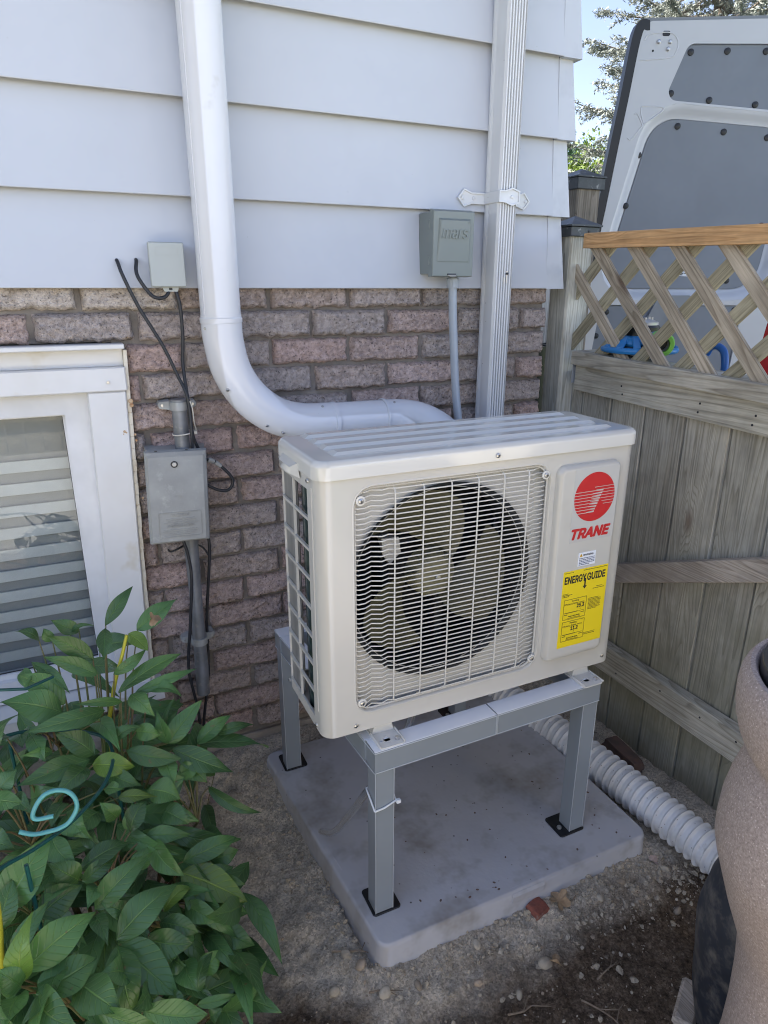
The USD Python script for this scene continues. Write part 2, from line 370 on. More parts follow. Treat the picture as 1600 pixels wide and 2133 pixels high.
mat('brick_muddy', (0.17, 0.10, 0.075), 0.95, (0.115, 0.085, 0.065), vscale=30, bump=0.003, bscale=120)
mat('dry_leaf', (0.38, 0.27, 0.16), 0.8, (0.25, 0.165, 0.09), vscale=60, bump=0.001, bscale=90)
mat('dry_leaf_pink', (0.45, 0.36, 0.32), 0.8, (0.3, 0.22, 0.19), vscale=60)
mat('twig', (0.27, 0.21, 0.15), 0.9, (0.16, 0.12, 0.08), vscale=60)
for i in range(6):
    k = (1.0, 0.88, 1.1, 0.93, 1.04, 0.84)[i]
    wood('fence_board_%d' % i, (0.45 * k, 0.42 * k, 0.34 * k), (0.30 * k, 0.275 * k, 0.21 * k), (0.20, 0.155, 0.115), 'z', 1.7 + i * 2.31, rings=1.0 + 0.25 * (i % 3), green=(0.215, 0.208, 0.135))
wood('fence_rail_0', (0.46, 0.42, 0.335), (0.30, 0.265, 0.20), (0.18, 0.13, 0.09), 'y', 4.4)
wood('fence_rail_1', (0.46, 0.395, 0.32), (0.31, 0.26, 0.205), (0.18, 0.13, 0.10), 'y', 7.9, rings=1.3)
wood('fence_rail_2', (0.47, 0.435, 0.345), (0.32, 0.29, 0.22), (0.19, 0.155, 0.11), 'y', 2.9)
for i in range(2):
    wood('lattice_down_%d' % i, (0.43, 0.365, 0.275), (0.26, 0.21, 0.15), (0.12, 0.08, 0.055), 'y', 5.1 + i * 3.1, rotx=math.radians(-45), knots=0.35)
    wood('lattice_up_%d' % i, (0.36, 0.32, 0.22), (0.225, 0.195, 0.125), (0.11, 0.085, 0.055), 'y', 6.6 + i * 2.3, rotx=math.radians(45), knots=0.35)
wood('post_wood', (0.50, 0.485, 0.415), (0.35, 0.335, 0.275), (0.20, 0.165, 0.125), 'z', 9.3, knots=0.7)
wood('post_dark', (0.26, 0.225, 0.18), (0.16, 0.135, 0.105), (0.07, 0.055, 0.045), 'z', 3.3)
wood('cedar_new', (0.60, 0.355, 0.165), (0.46, 0.255, 0.11), (0.26, 0.13, 0.06), 'y', 8.2, rings=1.4, rough=0.65, bump=0.0004)
wood('plank_bleached', (0.45, 0.44, 0.43), (0.25, 0.24, 0.235), (0.14, 0.13, 0.12), 'z', 11.3)
mat('post_cap', (0.055, 0.06, 0.065), 0.45, (0.10, 0.105, 0.11), vscale=22, lo=0.5, hi=0.75, metal=0.3, dirt=(30, 0.6, 0.72, (0.4, 0.4, 0.39)))
mat('bracket_zinc', (0.30, 0.32, 0.34), 0.45, metal=0.5)
mat('urn_stone', (0.47, 0.38, 0.325), 0.7, (0.25, 0.195, 0.165), vscale=300, detail=4, lo=0.35, hi=0.7, bump=0.0007, bscale=260, dirt=(5, 0.58, 0.8, (0.30, 0.235, 0.20)), specks=(170, 0.20, 0.12, (0.62, 0.53, 0.47)))
mat('tub_black', (0.022, 0.026, 0.034), 0.55, (0.03, 0.033, 0.04), vscale=8, stretch=(1, 1, 0.5), dirt=(28, 0.46, 0.74, (0.15, 0.135, 0.115)), bump=0.0006, bscale=60)
mat('van_white', (0.56, 0.575, 0.60), 0.3, (0.54, 0.555, 0.58), vscale=2, coat=0.4)
mat('van_panel', (0.205, 0.23, 0.27), 0.4, (0.18, 0.203, 0.24), vscale=3, dirt=(2.5, 0.6, 0.75, (0.18, 0.195, 0.225)))  # the broad dirt layer paints reflection smudges into the colour
mat('van_trim', (0.25, 0.265, 0.28), 0.45)
mat('lamp_red', (0.42, 0.012, 0.018), 0.15, coat=0.6)
mat('plastic_blue', (0.02, 0.17, 0.42), 0.35)
mat('hose_blue', (0.012, 0.10, 0.36), 0.35)
mat('plastic_green', (0.16, 0.42, 0.06), 0.4)
mat('sprinkler_silver', (0.5, 0.5, 0.5), 0.3, metal=0.5)
mat('cage_teal', (0.008, 0.065, 0.055), 0.35)
mat('cage_pale', (0.11, 0.36, 0.35), 0.35)
mat('stem_yellow', (0.42, 0.40, 0.03), 0.45)
mat('stem_green', (0.10, 0.13, 0.035), 0.5, (0.17, 0.11, 0.05), vscale=12)
mat('bark', (0.12, 0.10, 0.08), 0.9, (0.07, 0.055, 0.045), vscale=14, stretch=(1, 1, 0.2), bump=0.01, bscale=20)
mat('roof_dark', (0.07, 0.065, 0.06), 0.9, (0.05, 0.047, 0.045), vscale=30)
mat('asphalt', (0.06, 0.06, 0.062), 0.9, (0.045, 0.045, 0.047), vscale=40, bump=0.003, bscale=150)
mat('concrete', (0.40, 0.385, 0.355), 0.9, (0.33, 0.315, 0.29), vscale=3, bump=0.002, bscale=90)
mat('blind_white', (0.66, 0.68, 0.69), 0.7, (0.56, 0.58, 0.59), vscale=6)
mat('blind_grey', (0.33, 0.34, 0.35), 0.8)
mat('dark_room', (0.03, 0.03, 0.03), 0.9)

M['glass'] = usdkit.material(stage, '/World/Looks/glass', {
    'f': ('fresnel', {'IOR': 1.55}), 'a': ('math', {'math_type': 'multiply_add', 'value2': 0.62, 'value3': 0.0, 'use_clamp': True}), 't': ('transparent_bsdf', {'color': (0.93, 0.95, 0.95)}), 'g': ('glossy_bsdf', {'roughness': 0.02, 'color': (1, 1, 1)}), 'x': ('mix_closure', {})},
    [('f.fac', 'a.value1'), ('a.value', 'x.fac'), ('t.BSDF', 'x.closure1'), ('g.BSDF', 'x.closure2')], surface='x.closure')

def leaf_mat(name, base, under, gloss=0.30):
    """uv.x runs along the leaf, uv.y from -1 to 1 across it"""
    n = {'u': ('attribute', {'attribute': 'st'}), 's': ('separate_xyz', {}), 'ab': ('math', {'math_type': 'absolute'}),
         # pinnate veins, slanted forward
         'v1': ('math', {'math_type': 'multiply_add', 'value2': -0.20}), 'v2': ('math', {'math_type': 'multiply', 'value2': 9.0}), 'v3': ('math', {'math_type': 'fraction'}),
         'v4': ('math', {'math_type': 'subtract', 'value2': 0.5}), 'v5': ('math', {'math_type': 'absolute'}),
         'vr': ('map_range', {'from_min': 0.0, 'from_max': 0.09, 'to_min': 1.0, 'to_max': 0.0, 'clamp': True}),
         'mr': ('map_range', {'from_min': 0.015, 'from_max': 0.07, 'to_min': 1.0, 'to_max': 0.0, 'clamp': True}),
         'mx': ('math', {'math_type': 'maximum'}), 'vh': ('math', {'math_type': 'multiply', 'value2': 0.55}),
         'g': ('geometry', {}), 'no': ('noise_texture', {'scale': 14.0, 'detail': 4}), 'rm': ('rgb_ramp', {'ramp': [(0.25, tuple(np.array(base) * 0.72)), (0.5, base), (0.75, (base[0] * 1.15, base[1] * 1.18, base[2] * 1.05))]}),
         'oi': ('object_info', {}), 'om': ('map_range', {'to_min': 0.70, 'to_max': 1.28}), 'hs': ('hsv', {}),
         'vc': ('mix_color', {'b': (base[0] * 2.3, base[1] * 1.9, base[2] * 1.6)}), 'vf': ('math', {'math_type': 'multiply', 'value2': 0.5}),
         'bc': ('mix_color', {'b': under}),
         'sn': ('noise_texture', {'scale': 75.0, 'detail': 3}), 'sm': ('map_range', {'from_min': 0.70, 'from_max': 0.75, 'clamp': True}), 'sx': ('mix_color', {'b': (0.16, 0.12, 0.05)}),
         'bp': ('bump', {'strength': 0.7, 'distance': 0.0014, 'invert': True}),
         'p': ('principled_bsdf', {'roughness': gloss, 'specular_ior_level': 0.5}), 't': ('translucent_bsdf', {}), 'tc': ('mix_color', {'fac': 0.5, 'b': (0.16, 0.24, 0.02)}), 'x': ('mix_closure', {'fac': 0.10})}
    L = [('u.vector', 's.vector'), ('s.y', 'ab.value1'), ('ab.value', 'v1.value1'), ('s.x', 'v1.value3'), ('v1.value', 'v2.value1'), ('v2.value', 'v3.value1'), ('v3.value', 'v4.value1'),
         ('v4.value', 'v5.value1'), ('v5.value', 'vr.value'), ('ab.value', 'mr.value'), ('vr.result', 'vh.value1'), ('vh.value', 'mx.value1'), ('mr.result', 'mx.value2'),
         ('g.position', 'no.vector'), ('no.fac', 'rm.fac'), ('oi.random', 'om.value'), ('rm.color', 'hs.color'), ('om.result', 'hs.value'),
         ('hs.color', 'vc.a'), ('mx.value', 'vf.value1'), ('vf.value', 'vc.fac'), ('g.backfacing', 'bc.fac'), ('g.position', 'sn.vector'), ('sn.fac', 'sm.value'), ('sm.result', 'sx.fac'), ('vc.result', 'sx.a'), ('sx.result', 'bc.a'), ('bc.result', 'p.base_color'),
         ('mx.value', 'bp.height'), ('bp.normal', 'p.normal'), ('bc.result', 'tc.a'), ('tc.result', 't.color'), ('p.BSDF', 'x.closure1'), ('t.BSDF', 'x.closure2')]
    M[name] = usdkit.material(stage, '/World/Looks/' + name, n, L, surface='x.closure')
leaf_mat('leaf_deep', (0.070, 0.162, 0.050), (0.11, 0.18, 0.075))
leaf_mat('leaf_mid', (0.092, 0.20, 0.055), (0.13, 0.20, 0.08))
leaf_mat('leaf_fresh', (0.135, 0.235, 0.04), (0.15, 0.23, 0.07))

def foliage(name, a, b, fac):
    M[name] = usdkit.material(stage, '/World/Looks/' + name, {
        'g': ('geometry', {}), 'r': ('rgb_ramp', {'ramp': [(0, a), (1, b)]}), 'p': ('principled_bsdf', {'roughness': 0.6}), 't': ('translucent_bsdf', {}), 'x': ('mix_closure', {'fac': fac})},
        [('g.random_per_island', 'r.fac'), ('r.color', 'p.base_color'), ('r.color', 't.color'), ('p.BSDF', 'x.closure1'), ('t.BSDF', 'x.closure2')], surface='x.closure')
foliage('spruce_needles', (0.15, 0.165, 0.15), (0.33, 0.32, 0.27), 0.2)
foliage('broad_leaves', (0.10, 0.15, 0.025), (0.22, 0.26, 0.05), 0.4)
foliage('cedar_leaves', (0.03, 0.07, 0.03), (0.08, 0.13, 0.05), 0.25)

# soil: grey rubble near the pad, dark damp earth towards the camera, grass beyond the yard
M['earth'] = usdkit.material(stage, '/World/Looks/earth', {
    'g': ('geometry', {}), 's': ('separate_xyz', {}),
    'n1': ('noise_texture', {'scale': 3.2, 'detail': 7, 'roughness': 0.6}), 'n2': ('noise_texture', {'scale': 70.0, 'detail': 8, 'roughness': 0.75}), 'n3': ('noise_texture', {'scale': 15.0, 'detail': 6, 'roughness': 0.65}),
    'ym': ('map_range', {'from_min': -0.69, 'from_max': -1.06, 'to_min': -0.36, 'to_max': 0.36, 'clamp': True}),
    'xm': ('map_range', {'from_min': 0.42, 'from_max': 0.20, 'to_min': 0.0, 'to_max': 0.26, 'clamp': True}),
    'a1': ('math', {'math_type': 'add'}), 'a2': ('math', {'math_type': 'add'}),
    'dm': ('map_range', {'from_min': 0.42, 'from_max': 0.66, 'clamp': True}),
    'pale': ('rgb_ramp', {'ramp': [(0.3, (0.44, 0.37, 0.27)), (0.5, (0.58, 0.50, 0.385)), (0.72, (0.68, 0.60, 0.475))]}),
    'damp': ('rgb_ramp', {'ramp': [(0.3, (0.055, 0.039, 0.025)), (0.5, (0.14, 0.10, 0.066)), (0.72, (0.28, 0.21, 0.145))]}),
    'mx': ('mix_color', {}),
    'gv': ('voronoi_texture', {'scale': 240.0}), 'gs': ('separate_color', {}), 'gt': ('map_range', {'from_min': 0.0, 'from_max': 1.0, 'to_min': 0.72, 'to_max': 1.3}), 'tm': ('math', {'math_type': 'multiply'}),
    'tone': ('map_range', {'from_min': 0.3, 'from_max': 0.7, 'to_min': 0.74, 'to_max': 1.18, 'clamp': True}), 'hs': ('hsv', {}),
    'gn': ('noise_texture', {'scale': 30.0, 'detail': 5}), 'gc': ('rgb_ramp', {'ramp': [(0.3, (0.045, 0.08, 0.022)), (0.7, (0.10, 0.14, 0.045))]}),
    'far': ('vector_math', {'math_type': 'length'}), 'fm': ('map_range', {'from_min': 2.6, 'from_max': 3.2, 'clamp': True}), 'gx': ('mix_color', {}),
    'b1': ('bump', {'strength': 1.0, 'distance': 0.013}), 'b2': ('bump', {'strength': 1.0, 'distance': 0.015}), 'p': ('principled_bsdf', {'roughness': 0.95, 'specular_ior_level': 0.15, 'diffuse_roughness': 0.6})},
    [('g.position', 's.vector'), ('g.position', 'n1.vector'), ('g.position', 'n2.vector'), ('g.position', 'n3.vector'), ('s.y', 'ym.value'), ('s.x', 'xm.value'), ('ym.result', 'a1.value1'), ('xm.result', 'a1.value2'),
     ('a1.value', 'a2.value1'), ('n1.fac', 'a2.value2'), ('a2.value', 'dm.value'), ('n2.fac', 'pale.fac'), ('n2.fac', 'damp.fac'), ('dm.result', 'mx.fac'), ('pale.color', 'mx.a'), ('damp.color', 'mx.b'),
     ('n3.fac', 'tone.value'), ('mx.result', 'hs.color'), ('tone.result', 'tm.value1'), ('g.position', 'gv.vector'), ('gv.color', 'gs.color'), ('gs.r', 'gt.value'), ('gt.result', 'tm.value2'), ('tm.value', 'hs.value'),
     ('g.position', 'gn.vector'), ('gn.fac', 'gc.fac'), ('g.position', 'far.vector1'), ('far.value', 'fm.value'), ('fm.result', 'gx.fac'), ('hs.color', 'gx.a'), ('gc.color', 'gx.b'),
     ('gx.result', 'p.base_color'), ('n2.fac', 'b1.height'), ('n3.fac', 'b2.height'), ('b1.normal', 'b2.normal'), ('b2.normal', 'p.normal')], surface='p.BSDF')

# ------------------------------------------------------------------ ground
PAD = [(0.442, -0.802), (1.197, -0.802), (1.203, -0.085), (0.385, -0.085)]
PADP = Polygon(PAD)
def sstep(a, b, x):
    t = np.clip((np.asarray(x, float) - a) / (b - a), 0, 1); return t * t * (3 - 2 * t)
def ground_z(x, y):
    x, y = np.asarray(x, float), np.asarray(y, float)
    p = np.stack([x, y, np.zeros_like(x)], -1)
    near = 1 - sstep(1.8, 3.0, np.hypot(x - 0.5, y + 0.8))
    z = -1.405 + 0.05 * sstep(-0.35, 0.0, y) * near
    z = z + near * (0.018 * sstep(0.75, 0.35, x) * sstep(-0.9, -0.35, y) + 0.012 * sstep(-1.0, -0.82, y) * sstep(-0.5, -0.8, y))
    z = z + near * (0.024 * (fbm(p, 3.0, 3) - 0.5) + 0.016 * (fbm(p, 14.0, 4) - 0.5) + 0.020 * (fbm(p, 48.0, 4) - 0.5))
    dp = np.hypot(np.maximum(np.maximum(0.42 - x, x - 1.2), 0), np.maximum(np.maximum(-0.80 - y, y + 0.085), 0))
    z = z + near * 0.016 * np.exp(-dp / 0.12)
    inside = (x > 0.42) & (x < 1.18) & (y > -0.78) & (y < -0.1)
    return np.where(inside, np.minimum(z, -1.40), z)
def axis_coords(a, b, step, far):
    mid = np.arange(a, b, step)
    out = np.geomspace(step * 2, far, 26)
    return np.concatenate([a - np.cumsum(out)[::-1] * 0 - (out[::-1] + 0.0), mid, b + out])
gx = axis_coords(-0.45, 1.55, 0.0085, 400); gy = axis_coords(-1.45, 0.03, 0.0085, 400)
GX, GY = np.meshgrid(gx, gy, indexing='ij')
GZ = ground_z(GX, GY)
nx, ny = GX.shape
ii, jj = np.meshgrid(np.arange(nx - 1), np.arange(ny - 1), indexing='ij')
q = np.stack([ii * ny + jj, (ii + 1) * ny + jj, (ii + 1) * ny + jj + 1, ii * ny + jj + 1], -1).reshape(-1, 4)
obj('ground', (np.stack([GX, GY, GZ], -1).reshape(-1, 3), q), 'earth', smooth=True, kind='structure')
obj('patio', cbox((-9, -14, -1.5), (1.3, -2.15, -1.385), 0.01), 'concrete', kind='structure', label='added pale concrete slab bouncing sunlight from behind the camera')  # unseen slab, added to bounce sunlight into the shaded yard
obj('driveway', cbox((1.78, -6, -1.42), (6.0, 14, -1.36), 0.01), 'asphalt', kind='structure', label='dark asphalt driveway behind the fence')

# ------------------------------------------------------------------ house
H = thing('house', 'house corner with white lap siding above rough pink grey brick', 'house')
COURSE = 0.203
def lap(x0, x1, z0, out=0.0):
    P = Polygon([(-0.004, z0 + 0.002), (-0.0032, z0 + 0.0004), (-0.002, z0), (-0.0008, z0 + 0.0006), (0.0215, z0 + COURSE + 0.020), (0.0195, z0 + COURSE + 0.020)])
    m = extrude(P.buffer(0), x1 - x0)          # plan (y, z) extruded along x
    T = np.array([[0, 0, 1, x0], [1, 0, 0, 0], [0, 1, 0, 0], [0, 0, 0, 1.0]])
    m.apply_transform(T); m.fix_normals(); return m
SID = obj('siding', cbox((-7, 0.0285, 0.012), (1.375, 0.10, 2.24), 0), 'mortar', H)
for k in range(11):
    obj('siding_panel', lap(-7.0, 1.366, COURSE * k), 'siding_white', SID, smooth=20)
for k in range(11):
    z0 = COURSE * k
    P = [(1.362, -0.0035, z0 - 0.001), (1.427, -0.0045, z0 - 0.001), (1.427, 0.07, z0 - 0.001), (1.362, 0.07, z0 - 0.001),
         (1.362, 0.0145, z0 + COURSE + 0.003), (1.409, 0.0145, z0 + COURSE + 0.003), (1.409, 0.07, z0 + COURSE + 0.003), (1.362, 0.07, z0 + COURSE + 0.003)]
    obj('corner_cap', hull(P), 'corner_white', SID, smooth=20)
# scuffs and screws left in the siding
def blot(cx, cz, w, h, y, seed, n=14):
    g = np.random.default_rng(seed); a = np.arange(n) * 2 * np.pi / n
    r = 0.6 + 0.4 * g.random(n)
    return face_y(extrude(Polygon(np.stack([cx + w * r * np.cos(a), cz + h * r * np.sin(a)], -1)), 0.0006), y)
obj('scuff', [blot(0.467, 0.099, 0.010, 0.0022, 0.0072, 3), blot(0.487, 0.095, 0.004, 0.0016, 0.0070, 4), blot(0.494, 0.092, 0.003, 0.0011, 0.0068, 5)], 'rust', SID, label='rusty scuff on the lowest siding panel')
WX0, WX1, WZ1, WZ0 = -0.93, 0.139, -0.122, -1.075
def block(a, b): return m3.Manifold.cube(np.array(b, float) - np.array(a, float)).translate(tuple(map(float, a)))
BW = obj('brick_wall', block((-7, 0.034, -1.75), (1.38, 0.15, 0.03)) - block((WX0, 0.0, WZ0), (WX1 - .03, 0.2, WZ1)), 'mortar', H, smooth=False)
obj('footing', cbox((-7, 0.022, -1.8), (1.384, 0.14, -1.318), 0.004), 'foundation', H)
def brick(x0, x1, z0, z1, seed, proud=0.022):
    nxx, nzz = max(4, int((x1 - x0) / 0.0062)), 12
    u, w = np.linspace(0, 1, nxx), np.linspace(0, 1, nzz)
    U, W_ = np.meshgrid(u, w, indexing='ij')
    X_, Z_ = x0 + (x1 - x0) * U, z0 + (z1 - z0) * W_
    P = np.stack([X_, np.full_like(X_, seed * 0.37), Z_], -1)
    e = np.minimum(np.minimum(X_ - x0, x1 - X_), np.minimum(Z_ - z0, z1 - Z_))
    prof = sstep(-0.003, 0.006, e)
    tex = fbm(P, 85.0, 4) - 0.5
    row = fbm(P * np.array([1, 1, 3.0]), 30.0, 3) - 0.5
    hb = np.random.default_rng(seed).normal(size=2) * np.array([.0035, .002])
    tex = tex + 0.55 * (fbm(P, 24.0, 2) - 0.5)
    Y_ = -(0.0045 * (1 - W_) + hb[0] * (U - .5) + hb[1] * (W_ - .5)) * prof + 0.034 - (proud - 0.034 + 0.034 - 0.008) * prof - 0.014 * tex * (0.4 + prof) - 0.012 * row * prof
    rag = (fbm(P + 3.3, 60.0, 3) - 0.5)
    Z_ = Z_ + 0.017 * rag * np.clip(1 - W_ / 0.25, 0, 1) + 0.011 * rag * np.clip((W_ - .8) / .2, 0, 1)
    X_ = X_ + 0.012 * rag * ((U < 0.01) | (U > 0.99))
    front = np.stack([X_, Y_, Z_], -1)
    v = front.reshape(-1, 3); f = []
    for i in range(nxx - 1):
        for j in range(nzz - 1):
            a = i * nzz + j; f.append((a, a + nzz, a + nzz + 1, a + 1))
    ring = [i * nzz for i in range(nxx)] + [(nxx - 1) * nzz + j for j in range(1, nzz)] + [i * nzz + nzz - 1 for i in range(nxx - 2, -1, -1)] + [j for j in range(nzz - 2, 0, -1)]
    back = v[ring].copy(); back[:, 1] = 0.05
    b0 = len(v); v = np.vstack([v, back]); k = len(ring)
    for i in range(k):
        f.append((ring[i], b0 + i, b0 + (i + 1) % k, ring[(i + 1) % k]))
    m = trimesh.Trimesh(v, np.array([t for a, b, c, d in f for t in ((a, b, c), (a, c, d))]), process=False)
    return m
WX0, WX1, WZ1, WZ0 = -0.93, 0.139, -0.122, -1.075
far_bricks = []
nb = 0
for k in range(18):
    zb = -0.047 - 0.0735 * k; zt = zb + 0.0640
    x = (0.0555 if k % 2 == 0 else 0.1725) - 0.2245 * 12
    while x < 1.39:
        s = random.randint(0, 10 ** 6)
        a, b = x + random.uniform(-0.003, 0.003), x + 0.2245 - 0.0115 + random.uniform(-0.003, 0.003)
        x += 0.2245
        b = min(b, 1.387 + random.uniform(-0.004, 0.004))
        if b - a < 0.02 or b < -2.4: continue
        spans = [(a, b)]
        if zt > WZ0 and zb < WZ1:
            spans = [(p, q_) for p, q_ in ((a, min(b, WX0)), (max(a, WX1 - 0.026 * min(1.2, max(0, (-0.13 - (zb + zt) / 2) / 0.85))), b)) if q_ - p > 0.025]
        for p, q_ in spans:
            if p < -1.25:
                far_bricks.append(brick(p, q_, zb, zt, s % 97)); continue
            m_ = 'brick_6' if (k == 0 and p < 0.3 and random.random() < 0.8) else 'brick_%d' % random.choice([0, 0, 1, 1, 2, 3, 4, 5])
            obj('brick', brick(p, q_, zb + random.uniform(-0.002, 0.002), zt + random.uniform(-0.002, 0.002), s % 97, 0.022 + random.uniform(-0.003, 0.003)), m_, BW, smooth=50)
obj('distant_brick', far_bricks, 'brick_1', BW, smooth=50, kind='stuff')
# the house behind and above: side wall, gable end closed, roof
obj('side_wall', cbox((1.30, 0.151, -1.75), (1.376, 9.0, 2.24), 0.002), 'siding_white', H)
obj('back_wall', cbox((-7, 8.9, -1.75), (1.29, 9.0, 2.24), 0.002), 'siding_white', H)
obj('far_wall', cbox((-7, 0.151, -1.75), (-6.9, 8.89, 2.24), 0.002), 'siding_white', H)
obj('roof', hull([(-7.4, -0.45, 2.25), (1.75, -0.45, 2.25), (1.75, 9.4, 2.25), (-7.4, 9.4, 2.25), (-5, 4.4, 4.6), (-0.6, 4.4, 4.6)]), 'roof_dark', H, smooth=20)

# window
W = obj('window', [cbox((WX0, 0.05, WZ0), (WX0 + 0.02, 0.16, WZ1), 0.001), cbox((WX1 - 0.05, 0.05, WZ0), (WX1 - .031, 0.16, WZ1), 0.001)], 'window_white', H, label='white basement window with a striped blind')
def lean(m):      # the frame is out of true: its right edge leans in towards the bottom
    m = m.copy(); m.vertices[:, 0] += -0.026 * np.clip((-0.13 - m.vertices[:, 2]) / 0.85, 0, 1.3) * (m.vertices[:, 0] > 0); return m
obj('jamb', lean(cbox((0.043, -0.004, WZ0), (0.130, 0.05, -0.2365), 0.003)), 'window_white', W)
obj('jamb', cbox((WX0 + 0.01, -0.004, WZ0), (WX0 + 0.1, 0.05, -0.2365), 0.003), 'window_white', W)
obj('head_cap', cbox((WX0, -0.016, -0.1365), (0.1335, 0.05, -0.1245), 0.002), 'window_white', W)
obj('head_slope', hull([(WX0 + .01, 0.034, -0.137), (0.129, 0.034, -0.137), (WX0 + .01, 0.012, -0.137), (0.129, 0.012, -0.137), (WX0 + .01, 0.018, -0.178), (0.129, 0.018, -0.178), (WX0 + .01, 0.05, -0.178), (0.129, 0.05, -0.178)]), 'window_white', W)
obj('head_board', cbox((WX0 + .01, -0.007, -0.2355), (0.1305, 0.05, -0.1785), 0.003), 'window_white', W)
obj('screw', cyl((0.088, -0.0066, -0.213), (0.088, -0.010, -0.213), 0.0035, 10), 'zinc', W)
fr = rrect(-0.848, 0.042, -1.03, -0.236, 0.002).difference(rrect(-0.79, -0.016, -0.97, -0.288, 0.002))
obj('sash', face_y(extrude(fr, 0.022), 0.045), 'window_sash', W)
fr = rrect(-0.80, -0.006, -0.98, -0.278, 0.002).difference(rrect(-0.775, -0.0215, -0.955, -0.293, 0.002))
obj('glazing_bead', face_y(extrude(fr, 0.012), 0.052), 'window_sash', W)
fr = rrect(-0.777, -0.0195, -0.957, -0.291, 0.001).difference(rrect(-0.774, -0.0228, -0.954, -0.2945, 0.001))
obj('gasket', face_y(extrude(fr, 0.006), 0.053), 'black_rubber', W)
obj('pane', cbox((-0.776, 0.050, -0.956), (-0.021, 0.0525, -0.292), 0), 'glass', W)
for z in np.arange(-0.405, -1.0, -0.0565):
    P = hull([(-0.80, 0.085, z), (0.0, 0.085, z), (-0.80, 0.087, z - 0.029), (0.0, 0.087, z - 0.029), (-0.80, 0.090, z), (0, 0.090, z), (-0.8, 0.092, z - 0.029), (0, 0.092, z - 0.029)])
    obj('blind_band', P, 'blind_white', W)
obj('blind_sheet', cbox((-0.81, 0.097, -1.0), (0.01, 0.099, -0.30), 0), 'blind_grey', W)
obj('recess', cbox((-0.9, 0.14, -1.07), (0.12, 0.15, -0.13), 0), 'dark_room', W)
obj('sill', hull([(WX0 + .02, 0.05, -1.031), (0.13, 0.05, -1.031), (WX0 + .02, -0.05, -1.045), (0.13, -0.05, -1.045), (WX0 + .02, -0.05, -1.075), (0.13, -0.05, -1.075), (WX0 + .02, 0.05, -1.09), (0.13, 0.05, -1.09)]), 'window_white', W)
c = [cbox((0.1305, 0.002, z), (0.1395 + random.uniform(0, .0015), 0.04, z + 0.0302), 0.001) for z in np.arange(-1.07, -0.15, 0.03)]
obj('caulk_bead', [lean(m) for m in c], 'caulk', W)
obj('rust_spot', [face_y(extrude(Point(x, z).buffer(r, quad_segs=3), 0.001), 0.0005) for x, z, r in ((0.1345, -0.262, .006), (0.1355, -0.272, .005), (0.1360, -0.345, .003), (0.137, -0.36, .003), (0.137, -0.51, .003))] +
    [face_y(extrude(Point(x, z).buffer(r, quad_segs=3), 0.0006), -0.0039) for x, z, r in ((0.112, -0.335, .0035), (0.116, -0.338, .002), (0.109, -0.341, .0015))], 'rust', W)
obj('concrete_sill', cbox((-0.9, -0.12, -1.26), (0.135, 0.018, -1.12), 0.012), 'foundation', H, label='pale concrete ledge under the window')

# ------------------------------------------------------------------ white line-set cover
D = thing('refrigerant_line_cover', 'round white plastic pipe curving down siding and into the heat pump', 'pipe')
obj('pipe', tube([(0.3545, -0.062, 1.9), (0.3555, -0.062, 0.9), (0.356, -0.062, -0.076)], 0.0475, 40), 'pipe_white', D, smooth=50)
obj('mounting_strip', cbox((0.3235, -0.031, -0.07), (0.392, -0.004, 1.9), 0.003), 'pipe_white', D)
obj('seam', cbox((0.3115, -0.069, -0.07), (0.313, -0.063, 1.9), 0.0006), 'pipe_white', D)
obj('seam', cbox((0.3128, -0.086, -0.07), (0.3148, -0.081, 1.9), 0.0006), 'pipe_white', D)
el = spline([(0.356, -0.062, -0.06), (0.358, -0.062, -0.12), (0.374, -0.062, -0.195), (0.415, -0.062, -0.262), (0.478, -0.062, -0.312), (0.55, -0.062, -0.334), (0.633, -0.062, -0.338)], 8)
obj('elbow', tube(el, 0.0485, 40), 'pipe_white', D, smooth=50)
obj('coupling', tube([(0.356, -0.062, -0.064), (0.356, -0.062, -0.067), (0.356, -0.062, -0.077), (0.3561, -0.062, -0.080)], [0.048, 0.0502, 0.0502, 0.048], 40, False), 'pipe_white', D)
obj('pipe', tube([(0.628, -0.062, -0.338), (0.79, -0.062, -0.340)], 0.0475, 40), 'pipe_white', D, smooth=50)
el2 = spline([(0.786, -0.062, -0.340), (0.835, -0.066, -0.342), (0.885, -0.085, -0.350), (0.925, -0.12, -0.372), (0.945, -0.17, -0.405), (0.952, -0.23, -0.455), (0.953, -0.30, -0.51)], 7)
obj('elbow', tube(el2, 0.0485, 40), 'pipe_white', D, smooth=50)
for x in (0.634, 0.640, 0.786):
    obj('coupling', tube([(x - .004, -0.062, -0.339), (x - .003, -0.062, -0.339), (x + .003, -0.062, -0.339), (x + .004, -0.062, -0.339)], [0.048, 0.0505, 0.0505, 0.048], 40, False), 'pipe_white', D)
for p, n_ in (((0.3135, -0.082, -0.090), (-.75, -.6, 0)), ((0.352, -0.098, -0.235), (-.3, -.8, -.4)), ((0.445, -0.098, -0.330), (-.1, -.8, -.6)), ((0.46, -0.085, -0.258), (.5, -.6, .6)), ((0.60, -0.085, -0.2955), (0, -.6, .8)), ((0.81, -0.085, -0.2985), (0, -.6, .8)), ((0.485, -.1, -.352), (0, -.7, -.7))):
    p, n_ = np.array(p), np.array(n_) / np.linalg.norm(n_)
    obj('screw', cyl(p - n_ * .004, p + n_ * .003, 0.0036, 10), 'zinc', D)

